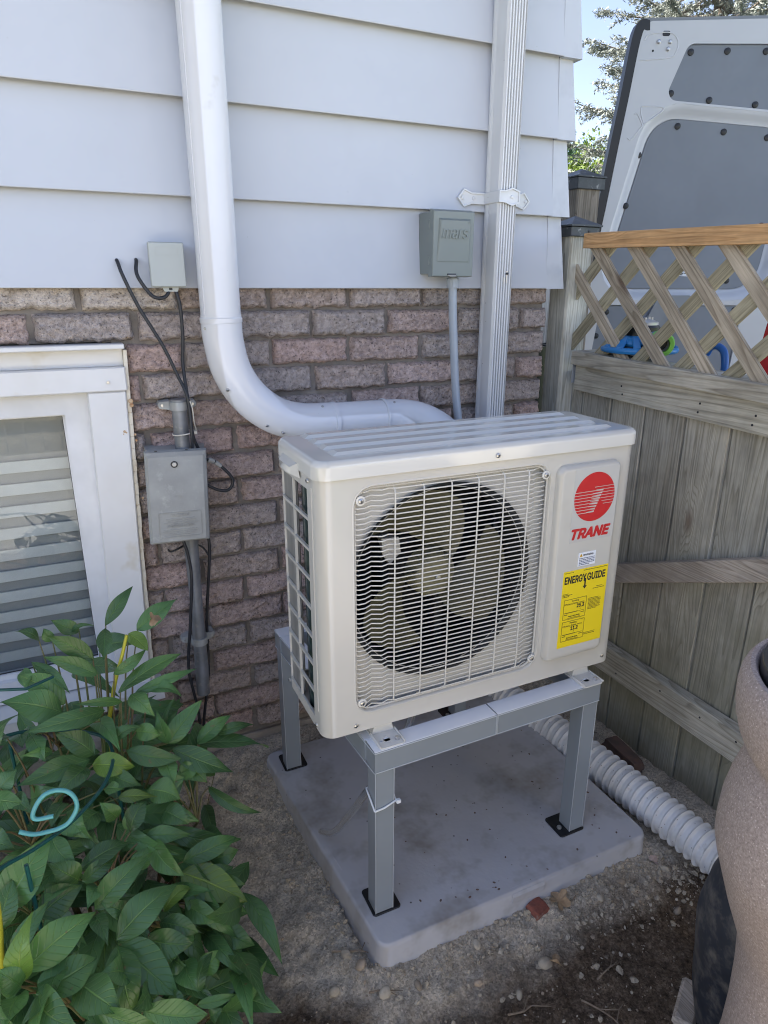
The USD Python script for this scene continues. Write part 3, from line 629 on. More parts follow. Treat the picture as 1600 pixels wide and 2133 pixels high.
# ------------------------------------------------------------------ downspout
D = thing('downspout', 'fluted white metal downspout strapped to the siding by the corner', 'downspout')
xs = [(1.1255, -0.006), (1.1255, -0.014), (1.128, -0.017), (1.1255, -0.020), (1.128, -0.024), (1.1255, -0.028), (1.1255, -0.068), (1.1285, -0.072)]
w0, w1 = 1.1300, 1.1810; nfl = 6
for i in range(nfl):
    a = w0 + (w1 - w0) * i / nfl; s = (w1 - w0) / nfl
    xs += [(a + s * .05, -0.0755), (a + s * .45, -0.0755), (a + s * .55, -0.0700), (a + s * .95, -0.0700)]
xs += [(1.1815, -0.0755), (1.1845, -0.072), (1.1845, -0.006)]
obj('spout', extrude(Polygon(xs), 3.2).apply_translation((0, 0, -1.30)), 'downspout_white', D, smooth=20)
def strap_piece(pts, y, t):
    return face_y(extrude(Polygon(pts), t), y)
zc = 0.237
wing = lambda x0, x1, tip: Polygon([(x0, zc - .0145), (x0, zc + .0145), ((x0 + x1) / 2 + (tip - x0) * .12, zc + .0145), (x1, zc + .023), (tip, zc), (x1, zc - .023), ((x0 + x1) / 2 + (tip - x0) * .12, zc - .0145)])
B_ = obj('bracket', cbox((1.06, -0.0025, zc - .008), (1.25, 0.004, zc + .008), .001), 'downspout_white', D)
for side, pl in ((0, wing(1.1255, 1.056, 1.036)), (1, wing(1.1845, 1.256, 1.276))):
    obj('flange', face_y(extrude(pl.buffer(0), 0.005), -0.001), 'downspout_white', B_, smooth=25)
    obj('flange_rim', face_y(extrude(pl.buffer(0).difference(pl.buffer(-0.0035)), 0.003), -0.0062), 'downspout_white', B_, smooth=25)
for x_ in (1.1215, 1.1850):
    obj('strap', cbox((x_, -0.0763, zc - .0145), (x_ + .0035, -0.005, zc + .0145), .001), 'downspout_white', B_)
fp = Polygon([(1.1215, zc - .0145), (1.1215, zc + .0145), (1.1405, zc + .0150), (1.1640, zc + .0225), (1.1885, zc + .0150), (1.1885, zc - .0150), (1.1640, zc - .0225), (1.1405, zc - .0150)])
obj('strap', face_y(extrude(fp, 0.003), -0.0765), 'downspout_white', B_)
obj('strap_rim', face_y(extrude(fp.difference(fp.buffer(-0.0035)), 0.003), -0.0797), 'downspout_white', B_)
for x, y in ((1.052, -.0062), (1.087, -.0062), (1.164, -.0796), (1.262, -.0062)):
    obj('screw', lathe([(0.0, -.001), (0.0048, 0), (0.0042, 0.0022), (0.0, 0.0034)], (x, y, zc), 14, axis=(0, -1, 0)), 'downspout_white', B_)
obj('screw', cyl((1.1645, -.0700, 0.040), (1.1645, -.0785, 0.040), 0.0035, 10), 'black_rubber', D)
obj('rust_streak', [face_y(extrude(Polygon([(1.1615, .047), (1.1668, .047), (1.166, .022), (1.1645, .012), (1.1625, .020)]), .0004), -.0756), face_y(extrude(Polygon([(1.1545, .03), (1.1575, .031), (1.157, .014), (1.155, .012)]), .0004), -.0756)], 'caulk', D)

# ------------------------------------------------------------------ disconnect box and its conduit
D = thing('disconnect_box', 'grey green electrical disconnect box with raised lettering beside the downspout', 'electrical box')
obj('body', cbox((0.9275, -0.066, 0.037), (1.0395, 0.012, 0.193), 0.002), 'box_green_grey', D)
obj('cover', hull([(0.921, -0.060, 0.030), (1.0455, -0.060, 0.030), (0.921, -0.060, 0.199), (1.0455, -0.060, 0.199), (0.921, -0.0815, 0.0315), (1.0455, -0.0815, 0.0315), (0.921, -0.0815, 0.1935), (1.0455, -0.0815, 0.1935), (0.9225, -0.083, 0.033), (1.044, -0.083, 0.033), (0.9225, -0.083, 0.192), (1.044, -0.083, 0.192)]), 'box_green_grey', D)
pl = Polygon([(0.932, 0.066), (0.937, 0.176), (1.0335, 0.176), (1.034, 0.066)])
P = [(x, -0.0825, z) for x, z in pl.exterior.coords[:-1]] + [(0.941, -0.089, 0.150), (0.941, -0.089, 0.170), (1.029, -0.089, 0.170), (1.030, -0.0845, 0.07), (0.937, -0.0845, 0.07)]
obj('raised_panel', hull(P), 'box_green_grey', D, smooth=20)
obj('lettering', text('mars', 0.030, -0.0858, 0.944, 0.127, bold=False, depth=0.0046, shear=0.22, width=0.080), 'box_green_grey', D)
obj('registered_mark', face_y(extrude(Point(1.0245, 0.166).buffer(0.0026).difference(Point(1.0245, 0.166).buffer(0.0016)), 0.001), -0.0885), 'box_green_grey', D)
obj('hinge', [cbox((0.919, -0.064, z), (0.924, -0.058, z + .022), .001) for z in (0.060, 0.150)], 'box_green_grey', D)
obj('hasp', [cbox((0.968, -0.088, 0.0325), (0.992, -0.0825, 0.0355), .001), cbox((0.971, -0.092, 0.0305), (0.989, -0.086, 0.0322), .0006)], 'zinc', D)
obj('hasp_slot', cbox((0.966, -0.0838, 0.0345), (0.994, -0.0822, 0.0385), 0.0004), 'black_rubber', D)
D = thing('flexible_conduit', 'pale grey flexible conduit hanging under the disconnect box', 'conduit')
cp = spline([(1.008, -0.045, 0.032), (1.008, -0.045, -0.01), (1.011, -0.046, -0.08), (1.017, -0.048, -0.17), (1.025, -0.050, -0.27), (1.036, -0.055, -0.37), (1.046, -0.075, -0.47), (1.05, -0.13, -0.56), (1.05, -0.2, -0.62)], 6)
obj('tube', tube(cp, 0.0118, 16), 'conduit_grey', D, smooth=50)
obj('gland', [lathe([(0.0, .0), (0.0155, 0.0), (0.0170, 0.004), (0.0170, 0.026), (0.0145, 0.028), (0, 0.028)], (1.008, -0.045, 0.0005), 24)], 'conduit_grey', D)
obj('gland_rib', [cbox((1.008 + .0168 * math.cos(a) - .001, -.045 + .0168 * math.sin(a) - .001, .004), (1.008 + .0168 * math.cos(a) + .001, -.045 + .0168 * math.sin(a) + .001, .024), .0004) for a in np.arange(0, 6.28, .42)], 'conduit_grey', D)

# ------------------------------------------------------------------ telephone boxes, mast and cables at the left
D = thing('small_junction_box', 'small pale grey cable box on the lowest siding panel', 'junction box')
obj('body', hull([(0.2165, 0.012, 0.003), (0.289, 0.012, 0.003), (0.2165, 0.012, 0.099), (0.289, 0.012, 0.099), (0.208, -0.034, 0.006), (0.2845, -0.034, 0.006), (0.208, -0.034, 0.099), (0.2845, -0.034, 0.099)]), 'box_pale_grey', D)
obj('cover', face_y(slab(rrect(0.206, 0.286, 0.003, 0.101, 0.004), 0.010, 0.004), -0.032), 'box_pale_grey', D, smooth=30)
obj('cover_relief', face_y(extrude(rrect(0.221, 0.271, 0.072, 0.090, 0.003).difference(rrect(0.222, 0.270, 0.073, 0.089, 0.0025)), 0.0006), -0.0419), 'box_pale_grey', D)
obj('tab', face_y(extrude(Polygon([(0.228, 0.006), (0.272, 0.006), (0.265, -0.0075), (0.236, -0.0075)]), 0.003), -0.028), 'box_pale_grey', D)
obj('tab_slot', cbox((0.246, -0.0316, -0.004), (0.2535, -0.0305, 0.001), 0.0002), 'black_rubber', D)
D = thing('cable_mast', 'weathered galvanised conduit pipe clamped to the brick by the window', 'conduit')
mp = [(0.243, -0.030, -0.262), (0.2425, -0.030, -0.5), (0.241, -0.030, -0.66), (0.240, -0.030, -0.80), (0.238, -0.030, -1.0), (0.236, -0.030, -1.10)]
obj('pipe', tube(mp, [0.0185, 0.0185, 0.0185, 0.0165, 0.0185, 0.0185], 24), 'galvanised', D, smooth=50)
obj('cap_rim', tube([(0.2429, -0.030, -0.268), (0.2429, -0.030, -0.260)], 0.0205, 24), 'galvanised', D)
for z, sgn in ((-0.276, (-1, 1)), (-0.930, (-1, 1))):
    cx = 0.2425 if z > -0.5 else 0.2392
    K = obj('clamp', tube([(cx, -0.030, z - .010), (cx, -0.030, z + .010)], 0.0218, 24), 'box_grey', D, smooth=50)
    for s in sgn:
        obj('clamp_ear', hull([(cx + s * .018, y, z + dz) for y in (-.022, .026) for dz in (-.011, .011)] + [(cx + s * .043, y, z + dz) for y in (-.010, .026) for dz in (-.008, .008)] + [(cx + s * .047, y, z) for y in (-.010, .026)]), 'box_grey', K)
        obj('bolt', cyl((cx + s * .036, -.009, z), (cx + s * .036, -.015, z), 0.0048, 6), 'zinc', K)
D = thing('telephone_box', 'large scuffed grey service box mounted on the galvanised conduit', 'service box')
ang = math.radians(-2.2)
def tilt(m):
    m = m.copy(); T = trimesh.transformations.rotation_matrix(-ang, (0, 1, 0), (0.21, 0, -0.5)); m.apply_transform(T); return m
obj('back_box', tilt(hull([(0.150, y, z) for y in (-0.06, 0.028) for z in (-0.612, -0.383)] + [(0.302, 0.028, z) for z in (-0.612, -0.383)] + [(0.287, -0.06, z) for z in (-0.612, -0.383)])), 'box_grey', D)
obj('cover', tilt(hull([(0.141, -0.060, -0.618), (0.291, -0.060, -0.618), (0.141, -0.060, -0.378), (0.291, -0.060, -0.378), (0.143, -0.074, -0.616), (0.287, -0.074, -0.616), (0.143, -0.074, -0.381), (0.287, -0.074, -0.381), (0.147, -0.079, -0.611), (0.278, -0.079, -0.611), (0.147, -0.079, -0.392), (0.278, -0.079, -0.392)])), 'box_grey', D, smooth=20)
obj('lock_ring', tilt(lathe([(0.0, 0), (0.0085, 0), (0.0085, 0.002), (0.0062, 0.002), (0.006, 0.0004), (0, 0.0004)], (0.2085, -0.0785, -0.411), 24, axis=(0, -1, 0))), 'black_rubber', D)
obj('lock_bolt', tilt(cyl((0.2085, -0.079, -0.411), (0.2085, -0.0822, -0.411), 0.0055, 6)), 'nylon_aged', D)
obj('emblem', [tilt(text('W', 0.009, -0.0786, 0.2135, -0.500, bold=True, depth=0.0009)), tilt(cbox((0.2035, -0.0796, -0.4935), (0.2125, -0.0788, -0.4915), 0))], 'box_grey', D)
obj('warning_frame', tilt(face_y(extrude(rrect(0.163, 0.268, -0.600, -0.534, 0.005).difference(rrect(0.1638, 0.2672, -0.5992, -0.5348, 0.0045)), 0.0015), -0.0787)), 'box_grey', D)
lets = [text('WARNING', 0.0058, -0.0787, 0.2155, -0.5445, bold=True, depth=0.0016, align='c', width=0.045), text('AVERTISSEMENT', 0.0058, -0.0787, 0.2155, -0.5735, bold=True, depth=0.0016, align='c', width=0.068)]
for z, w_ in ((-0.552, .07), (-0.557, .062), (-0.562, .082), (-0.566, .05), (-0.581, .084), (-0.586, .088), (-0.591, .055), (-0.595, .045)):
    xx = 0.2155 - w_ / 2
    while xx < 0.2155 + w_ / 2:
        d_ = random.uniform(.004, .010); lets.append(cbox((xx, -0.0802, z - .0012), (xx + d_, -0.0786, z + .0010), 0)); xx += d_ + .0022
obj('warning_lettering', [tilt(m) for m in lets], 'box_grey', D)
obj('vent_hole', [tilt(cbox((x, -0.0705, -0.3785), (x + .006, -0.067, -0.3772), 0)) for x in (0.165, 0.238)], 'black_rubber', D)
CAB = {
 'black cable from the left hole in the siding down to the conduit': [(0.14, 0.02, 0.062), (0.141, -.004, 0.058), (0.148, -0.02, 0.027), (0.175, -0.022, -0.042), (0.219, -0.03, -0.13), (0.247, -0.04, -0.205), (0.26, -0.054, -0.244), (0.264, -0.058, -0.291), (0.263, -0.06, -0.356), (0.262, -0.03, -0.42)],
 'short black cable looping from the right hole under the small box': [(0.183, 0.02, 0.064), (0.182, -.006, 0.060), (0.178, -0.02, 0.037), (0.184, -0.028, 0.016), (0.207, -0.03, -0.017), (0.231, -0.03, -0.021), (0.244, -0.028, -0.010), (0.247, -0.02, 0.006)],
 'black cable from the small box down the conduit, ending in a loop': [(0.261, -0.02, 0.006), (0.263, -0.027, -0.012), (0.268, -0.028, -0.043), (0.268, -0.028, -0.109), (0.262, -0.03, -0.177), (0.2625, -0.052, -0.256), (0.266, -0.052, -0.338), (0.275, -0.046, -0.375), (0.295, -0.035, -0.415), (0.318, -0.03, -0.425), (0.350, -0.03, -0.458), (0.363, -0.03, -0.483), (0.352, -0.03, -0.506), (0.327, -0.028, -0.506), (0.296, -0.02, -0.490)],
 'black cable hanging from the grey service box in front of the conduit': [(0.216, -0.05, -0.60), (0.219, -0.058, -0.625), (0.226, -0.060, -0.66), (0.229, -0.062, -0.732), (0.215, -0.058, -0.861), (0.204, -0.054, -0.945), (0.200, -0.048, -1.011), (0.208, -0.038, -1.082), (0.216, -0.03, -1.15), (0.22, -0.02, -1.26)],
 'black cable to the right of the conduit behind its lower clamp': [(0.286, -0.02, -0.60), (0.289, -0.024, -0.65), (0.286, -0.022, -0.70), (0.267, -0.012, -0.872), (0.264, -0.010, -0.935), (0.257, -0.02, -1.038), (0.247, -0.025, -1.098), (0.235, -0.015, -1.181), (0.22, -0.01, -1.3)],
 'thin black wire crossing behind the conduit below the service box': [(0.186, 0.02, -0.668), (0.19, -0.010, -0.664), (0.207, -0.020, -0.656), (0.235, -0.008, -0.650), (0.258, -0.022, -0.651), (0.274, -0.026, -0.664), (0.287, -0.024, -0.69)],
}
for i, (lb, pts) in enumerate(CAB.items()):
    C = thing('cable', lb, 'cable', pts[0])
    obj('sheath', tube(spline(pts, 7), 0.0042 if i < 5 else 0.0026, 10), 'black_rubber', C, smooth=60)
    if i == 2:
        d = np.array([0.018, -0.002, -0.008])
        obj('connector', [cyl(np.array([0.302, -0.034, -0.419]), np.array([0.318, -0.030, -0.426]), 0.0066, 8), cyl(np.array([0.321, -0.030, -0.428]), np.array([0.335, -0.030, -0.441]), 0.0058, 10)], 'box_grey', C)
D = thing('mast_cable_tie', 'off white cable tie around the top of the galvanised conduit', 'cable tie', (0.2425, -0.03, -0.345))
a_ = np.linspace(0, 2 * np.pi, 33)
obj('strap', tube(np.stack([0.2475 + 0.0265 * np.cos(a_), -0.036 + 0.0265 * np.sin(a_), -0.343 + 0.003 * np.cos(a_)], -1), 0.0016, 6, False), 'nylon_aged', D)
obj('tail', tube(spline([(0.274, -0.036, -0.341), (0.277, -0.046, -0.335), (0.272, -0.058, -0.315), (0.270, -0.062, -0.28), (0.266, -0.060, -0.262)], 5), 0.0014, 6), 'nylon_aged', D)
obj('lock', cbox((0.270, -0.050, -0.347), (0.279, -0.040, -0.338), 0.001), 'nylon_aged', D)

# ------------------------------------------------------------------ equipment pad
D = thing('equipment_pad', 'grey moulded plastic pad on the soil under the stand', 'pad')
top = PADP.buffer(-0.03).buffer(0.03, quad_segs=6)
P = []
for z, ins in ((-1.40, -0.004), (-1.329, 0.0), (-1.324, 0.0012), (-1.3208, 0.0035), (-1.3195, 0.0075)):
    P += [(x, y, z) for x, y in top.buffer(-ins).exterior.coords[:-1]]
obj('slab', hull(P), 'pad_grey', D, smooth=50)
obj('moulded_tab', hull([(0.775, -0.8045, -1.350), (0.865, -0.8045, -1.350), (0.775, -0.806, -1.332), (0.865, -0.806, -1.332), (0.775, -0.803, -1.3245), (0.865, -0.803, -1.3245), (0.776, -0.79, -1.3192), (0.864, -0.79, -1.3192)]), 'pad_grey', D, smooth=20)
obj('moulded_tab', hull([(0.418, -0.49, -1.350), (0.4285, -0.58, -1.350), (0.4165, -0.49, -1.330), (0.427, -0.58, -1.330), (0.420, -0.49, -1.3235), (0.430, -0.58, -1.3235), (0.433, -0.49, -1.3188), (0.443, -0.58, -1.3188)]), 'pad_grey', D, smooth=20)

# ------------------------------------------------------------------ stand
D = thing('heat_pump_stand', 'slate grey metal stand with four square legs on the pad', 'stand')
FL, FR, BL, BR = np.array([0.462, -0.725]), np.array([1.056, -0.716]), np.array([0.424, -0.142]), np.array([1.036, -0.132])
ZR, HR, LW = -0.885, 0.050, 0.046
def rail(p, q, side, name='rail', z1=ZR, h=HR):
    """box section whose outer face runs from p to q; side = direction of its thickness"""
    p, q, side = np.array(p), np.array(q), np.array(side, float)
    pts = []
    for a in (p, q):
        for w in (0, LW):
            pts += [(*(a + side * w), z1), (*(a + side * w), z1 - h)]
    m = hull(pts)
    return m
def lerp(a, b, t): return a + (b - a) * t
inn = np.array([0.0, 1.0])
mid0, mid1 = lerp(FL, FR, 0.4975), lerp(FL, FR, 0.5025)
for p, q in ((FL, mid0), (mid1, FR)):
    r_ = obj('front_rail', rail(p, q, inn), 'rail_grey', D)
    d = (q - p) / np.linalg.norm(q - p); o = np.array([0, -0.0012])
    for zz in (ZR - 0.001, ZR - HR + 0.001):
        obj('lip', beam((*(p + o), zz), (*(q + o), zz), 0.0014, 0.0020, .0005), 'edge_highlight', r_)  # thin pale strip painting the highlight along the rail edge
    obj('top_face', rail(p + np.array([0, .0008]), q + np.array([0, .0008]), inn * .96, z1=ZR + .0012, h=.0022), 'rail_top_sheen', r_)  # pale sheet laid on the grey rail, painted sky sheen
    e = p if p is not FL else q
    obj('end_lip', cbox((e[0] - .0007, e[1] - .0016, ZR - HR), (e[0] + .0007, e[1] + .002, ZR), .0003), 'edge_highlight', r_)
obj('rail_insert', cbox((0.71, -0.715, ZR - HR + .004), (0.81, -0.682, ZR - .004), .002), 'black_plastic', D)
for p, q in ((BL, BR),):
    r_ = obj('rear_rail', rail(p, q, -inn), 'rail_grey', D)
    obj('top_face', rail(p, q, -inn * .97, z1=ZR + .0012, h=.0022), 'rail_top_sheen', r_)
for p, q, s in ((FL, BL, (1, 0)), (FR, BR, (-1, 0))):
    pp, qq = lerp(p, q, LW / 0.585 + .001), lerp(p, q, 1 - LW / 0.585 - .001)
    r_ = obj('side_rail', rail(pp, qq, s), 'rail_grey', D)
    obj('top_face', rail(pp, qq, np.array(s) * .97, z1=ZR + .0012, h=.0022), 'rail_top_sheen', r_)
    if s[0] > 0:
        pe = p + np.array([-.0012, -.001]); qe = q + np.array([-.0012, 0])
        for zz in (ZR - 0.001, ZR - HR + 0.001):
            obj('lip', beam((*pe, zz), (*qe, zz), 0.0014, 0.0020, .0005), 'edge_highlight', r_)  # painted edge highlight, as on the front rail
for c_, sx, sy in ((FL, 1, 1), (FR, -1, 1), (BL, 1, -1), (BR, -1, -1)):
    a = c_ + np.array([sx * .0025, sy * .0025]); b = a + np.array([sx * (LW - .004), sy * (LW - .004)])
    lo, hi = np.minimum(a, b), np.maximum(a, b)
    g = obj('leg', cbox((*lo, -1.3165), (*hi, ZR - HR + .001), 0.0015), 'rail_grey', D)
    if sy > 0 or sx > 0:
        for ex_ in (lo[0], hi[0]):
            obj('edge', cbox((ex_ - .0007, lo[1] - .0007, -1.316), (ex_ + .0007, lo[1] + .0007, ZR - HR - .001), .0003), 'edge_highlight', g)  # painted highlight down the leg corner
    cx, cy = (lo + hi) / 2
    off = {1: -0.008, -1: -0.022}[sx] if sy > 0 else 0.016
    fx0, fx1 = (lo[0] - .006, hi[0] + .020) if sx > 0 else (lo[0] - .030, hi[0] + .004)
    fy0, fy1 = (lo[1] - .004, hi[1] + .030) if sx > 0 else (lo[1] - .006, hi[1] + .022)
    F = obj('foot_plate', slab(rrect(fx0, fx1, fy0, fy1, 0.008), 0.0045, 0.0015).apply_translation((0, 0, -1.3205)), 'black_plastic', D, smooth=40)
    bx, by = (hi[0] + .010, hi[1] + .016) if sx > 0 else (lo[0] - .015, cy)
    obj('anchor_bolt', cyl((bx, by, -1.317), (bx, by, -1.311), 0.0062, 8), 'zinc', F)

# ------------------------------------------------------------------ the outdoor unit
U = thing('heat_pump', 'beige heat pump outdoor unit on a metal stand', 'heat pump')
X0, X1, Y0, Y1, Z0, Z1 = 0.372, 1.114, -0.680, -0.440, -0.858, -0.318
def ext(poly, z0, z1):
    cs = m3.CrossSection([np.array(orient(poly).exterior.coords[:-1])[:, :2]])
    return m3.Manifold.extrude(cs, z1 - z0).translate((0, 0, z0))
def ext_y(poly, y0, y1):
    c = np.array(orient(poly).exterior.coords[:-1])
    m = m3.Manifold.extrude(m3.CrossSection([c]), y1 - y0)
    return m.rotate((90, 0, 0)).translate((0, y1, 0))
def mbox(a, b):
    return m3.Manifold.cube(np.array(b, float) - np.array(a, float)).translate(tuple(map(float, a)))
plan = rrect(X0, X1, Y0, Y1, 0.028, 8)
shell = ext(plan, Z0, Z1) - ext(rrect(X0 + .005, X1 - .005, Y0 + .005, Y1 - .005, 0.024, 8), Z0 + .006, Z1 + .01)
GR = rrect(0.441, 0.884, -0.817, -0.338, 0.036, 8)
shell = shell - ext_y(GR, Y0 - .05, Y0 + .02)
rows = np.linspace(-0.343, -0.838, 9)
for (ya, yb) in ((-0.5325, -0.459), (-0.622, -0.5375)):
    for i in range(8):
        zt, zb = rows[i] - .003, rows[i + 1] + .003
        shell = shell - mbox((X0 - .05, ya, zb), (X0 + .03, yb, zt))
shell = shell - mbox((X0 + .03, Y1 - .02, Z0 + .02), (X1 - .2, Y1 + .05, Z1 - .02))
obj('casing', shell, 'unit_beige', U, smooth=30)
# rounded lip round the grille opening
rim = []
for ins, y in ((-0.004, Y0 - .0002), (-0.0015, Y0 - .0012), (0.0, Y0 - .0004), (0.0022, Y0 + .003), (0.003, Y0 + .012)):
    c = np.array(GR.buffer(-ins, quad_segs=8).exterior.coords[:-1]); rim.append((c, y))
k = 96
def resample(c, k):
    L = np.r_[0, np.cumsum(np.linalg.norm(np.diff(np.vstack([c, c[:1]]), axis=0), axis=1))]
    cc = np.vstack([c, c[:1]]); t = np.linspace(0, L[-1], k, endpoint=False)
    return np.stack([np.interp(t, L, cc[:, 0]), np.interp(t, L, cc[:, 1])], -1)
V = np.vstack([np.insert(resample(c, k), 1, y, axis=1) for c, y in rim])
Fq = [(i * k + j, i * k + (j + 1) % k, (i + 1) * k + (j + 1) % k, (i + 1) * k + j) for i in range(len(rim) - 1) for j in range(k)]
obj('grille_rim', (V, np.array(Fq)), 'unit_beige', U, smooth=50)
# bellmouth plate, shroud, fan
FC = np.array([0.643, -0.565]); FR_ = 0.199
plate = sbox(0.43, -0.83, 0.90, -0.325).difference(Point(*FC).buffer(FR_, quad_segs=24))
obj('bellmouth_plate', face_y(extrude(plate, 0.002), -0.6555), 'unit_inside', U)
bm = lathe([(FR_ + .012, -0.004), (FR_ + .004, 0.0), (FR_, 0.006), (FR_ - .003, 0.02), (FR_ - .003, 0.07)], (FC[0], -0.662, FC[1]), 64, axis=(0, 1, 0))
obj('shroud_ring', bm, 'shroud_dark', U, smooth=60)
obj('shroud_back', lathe([(FR_ - .001, 0.0), (FR_ + .008, 0.03), (FR_ + .02, 0.04)], (FC[0], -0.592, FC[1]), 48, axis=(0, 1, 0)), 'shroud_dark', U, smooth=60)
obj('rear_coil', cbox((0.44, -0.470, -0.845), (0.90, -0.450, -0.33), 0.001), 'shroud_dark', U)
obj('side_coil', cbox((0.378, -0.522, -0.845), (0.388, -0.450, -0.33), 0.002), 'coil', U)
obj('side_shroud', tube([(0.424, -0.560, -0.85), (0.424, -0.560, -0.33)], 0.040, 24), 'shroud_green', U, smooth=60)
obj('partition', cbox((0.893, -0.655, -0.85), (0.896, -0.45, -0.33), 0), 'unit_inside', U)
obj('motor_mount', [cbox((0.555, -0.55, -0.845), (0.575, -0.50, -0.33), .002), cbox((0.690, -0.55, -0.845), (0.710, -0.50, -0.33), .002), cbox((0.555, -0.548, -0.52), (0.71, -0.50, -0.50), .002)], 'shroud_dark', U)
obj('control_cover', hull([(0.545, -0.575, -0.488), (0.585, -0.575, -0.490), (0.590, -0.575, -0.525), (0.565, -0.575, -0.548), (0.548, -0.575, -0.525), (0.545, -0.55, -0.488), (0.585, -0.55, -0.490), (0.590, -0.55, -0.525), (0.565, -0.55, -0.548)]), 'unit_inside', U)
fan = obj('fan_hub', lathe([(0.0, 0.0), (0.025, 0.001), (0.042, 0.006), (0.050, 0.016), (0.052, 0.05), (0.0, 0.05)], (FC[0], -0.640, FC[1]), 40, axis=(0, 1, 0)), 'fan_hub', U, smooth=50)
for a0 in (70, 190, 310):
    n1, n2 = 12, 14
    R_ = np.linspace(0.045, 0.188, n1); T_ = np.linspace(0, 1, n2)
    V = []
    for i, r in enumerate(R_):
        s = i / (n1 - 1)
        sweep = math.radians(52 + 40 * s - 18 * s * s); st = math.radians(a0 - 30 + 34 * s)
        for t in T_:
            edge = 1 - 0.10 * (abs(2 * t - 1) ** 4) * s
            an = st + sweep * t
            V.append((FC[0] + r * edge * math.cos(an), -0.632 + 0.055 * t - 0.012 * s, FC[1] + r * edge * math.sin(an)))
    q = [(i * n2 + j, (i + 1) * n2 + j, (i + 1) * n2 + j + 1, i * n2 + j + 1) for i in range(n1 - 1) for j in range(n2 - 1)]
    obj('fan_blade', (np.array(V), np.array(q)), 'fan_olive', fan, smooth=True)
obj('hub_screw', cyl((FC[0], -0.640, FC[1]), (FC[0], -0.645, FC[1]), 0.006, 6), 'zinc', fan)
# wire grille
gx0, gx1, gz0, gz1 = 0.445, 0.880, -0.8125, -0.3425
zw = np.linspace(gz1 - 0.006, gz0 + 0.006, 46)
YG = -0.677
def wire_x(z):
    rr = 0.034
    d = max(0, rr - min(gz1 - z, z - gz0))
    ins = rr - math.sqrt(max(rr * rr - d * d, 0))
    a, b = gx0 + ins, gx1 - ins
    pts = [(a, YG + .004), (max(a + .004, 0.450), YG), (0.463, YG), (0.480, YG + .009), (0.499, YG), (0.515, YG + .006), (0.530, YG), (0.84, YG), (0.853, YG + .007), (0.868, YG + .007), (b, YG + .010)]
    pts = sorted([p for p in pts if a <= p[0] <= b])
    return [(x, y, z) for x, y in pts]
for z in zw:
    obj('grille_wire', tube(wire_x(z), 0.0014, 6), 'wire_beige', U, smooth=60)
for x in (0.525, 0.586, 0.647, 0.708, 0.769, 0.829):
    obj('grille_bar', tube([(x, YG + .012, gz1 + .001), (x, YG - .002, gz1 - .010), (x, YG - .0028, gz1 - .02), (x, YG - .0028, gz0 + .02), (x, YG - .002, gz0 + .010), (x, YG + .012, gz0 - .001)], 0.0017, 6), 'wire_beige', U, smooth=60)
ring = np.array(rrect(gx0, gx1, gz0, gz1, 0.034, 6).exterior.coords)
obj('grille_frame', tube([(x, YG + .004, z) for x, z in ring], 0.0023, 6, False), 'wire_beige', U, smooth=60)
def screw_at(x, y, z, ax, r=0.0055, washer=None):
    K = obj('screw', lathe([(0.0, -.001), (r, 0), (r * .95, r * .35), (r * .5, r * .62), (0.0, r * .66)], (x, y, z), 14, axis=ax), 'zinc', U, smooth=50)
    if washer: obj('washer', lathe([(0, 0), (washer, 0), (washer, .0025), (r, .0028), (0, .0028)], (x, y + .003, z), 18, axis=ax), 'wire_beige', K)
    n_ = np.array(ax, float); e1, e2, _ = frame(n_)
    c_ = np.array([x, y, z]) + n_ * r * .60
    obj('slot', [beam(c_ - e1 * r * .5, c_ + e1 * r * .5, r * .22, r * .22, 0), beam(c_ - e2 * r * .5, c_ + e2 * r * .5, r * .22, r * .22, 0, up=n_)], 'black_rubber', K)
for x, z in ((0.4545, -0.3635), (0.871, -0.362), (0.4545, -0.792), (0.8715, -0.793)):
    screw_at(x, YG - .004, z, (0, -1, 0), 0.0055, 0.0095)
for x, z in ((0.440, -0.842), (1.0835, -0.838), (0.745, -0.3065)):
    screw_at(x, Y0 - (.006 if z > -.31 else 0), z, (0, -1, 0), 0.005)
for y, z in ((-0.470, -0.322), (-0.640, -0.325), (-0.452, -0.848), (-0.632, -0.850)):
    screw_at(X0 - (.004 if z > -.33 else 0), y, z, (-1, 0, 0), 0.005)
# lid
lp = rrect(X0 - .004, X1 + .005, Y0 - .005, Y1 + .006, 0.030, 8)
obj('lid', slab(lp, 0.034, 0.012).apply_translation((0, 0, Z1)), 'unit_lid', U, smooth=40)
obj('lid_gap', ext(rrect(X0 + .001, X1 - .001, Y0 + .001, Y1 - .001, 0.027, 8), Z1 - .002, Z1 + .0002), 'black_rubber', U)
for yc in (-0.628, -0.575, -0.522, -0.469):
    P = [(0.415 + dx, yc + dy, Z1 + .0335) for dx in (0, .655) for dy in (-.016, .016)] + [(0.427 + dx, yc + dy, Z1 + .0395) for dx in (0, .631) for dy in (-.0105, .0105)]
    obj('lid_rib', hull(P), 'unit_lid', U, smooth=15)
obj('hand_grip', hull([(X0 - .004, -0.585, Z1 + .012), (X0 - .004, -0.490, Z1 + .012), (X0 - .016, -0.570, Z1 + .003), (X0 - .016, -0.505, Z1 + .003), (X0 - .017, -0.565, Z1 - .010), (X0 - .017, -0.510, Z1 - .010), (X0 - .002, -0.59, Z1 - .016), (X0 - .002, -0.485, Z1 - .016)]), 'unit_lid', U, smooth=40)
obj('corner_rib', tube([(X0 - .0003, -0.648, Z0 + .05), (X0 - .0003, -0.648, Z1 - .02)], 0.0012, 6), 'unit_beige', U)
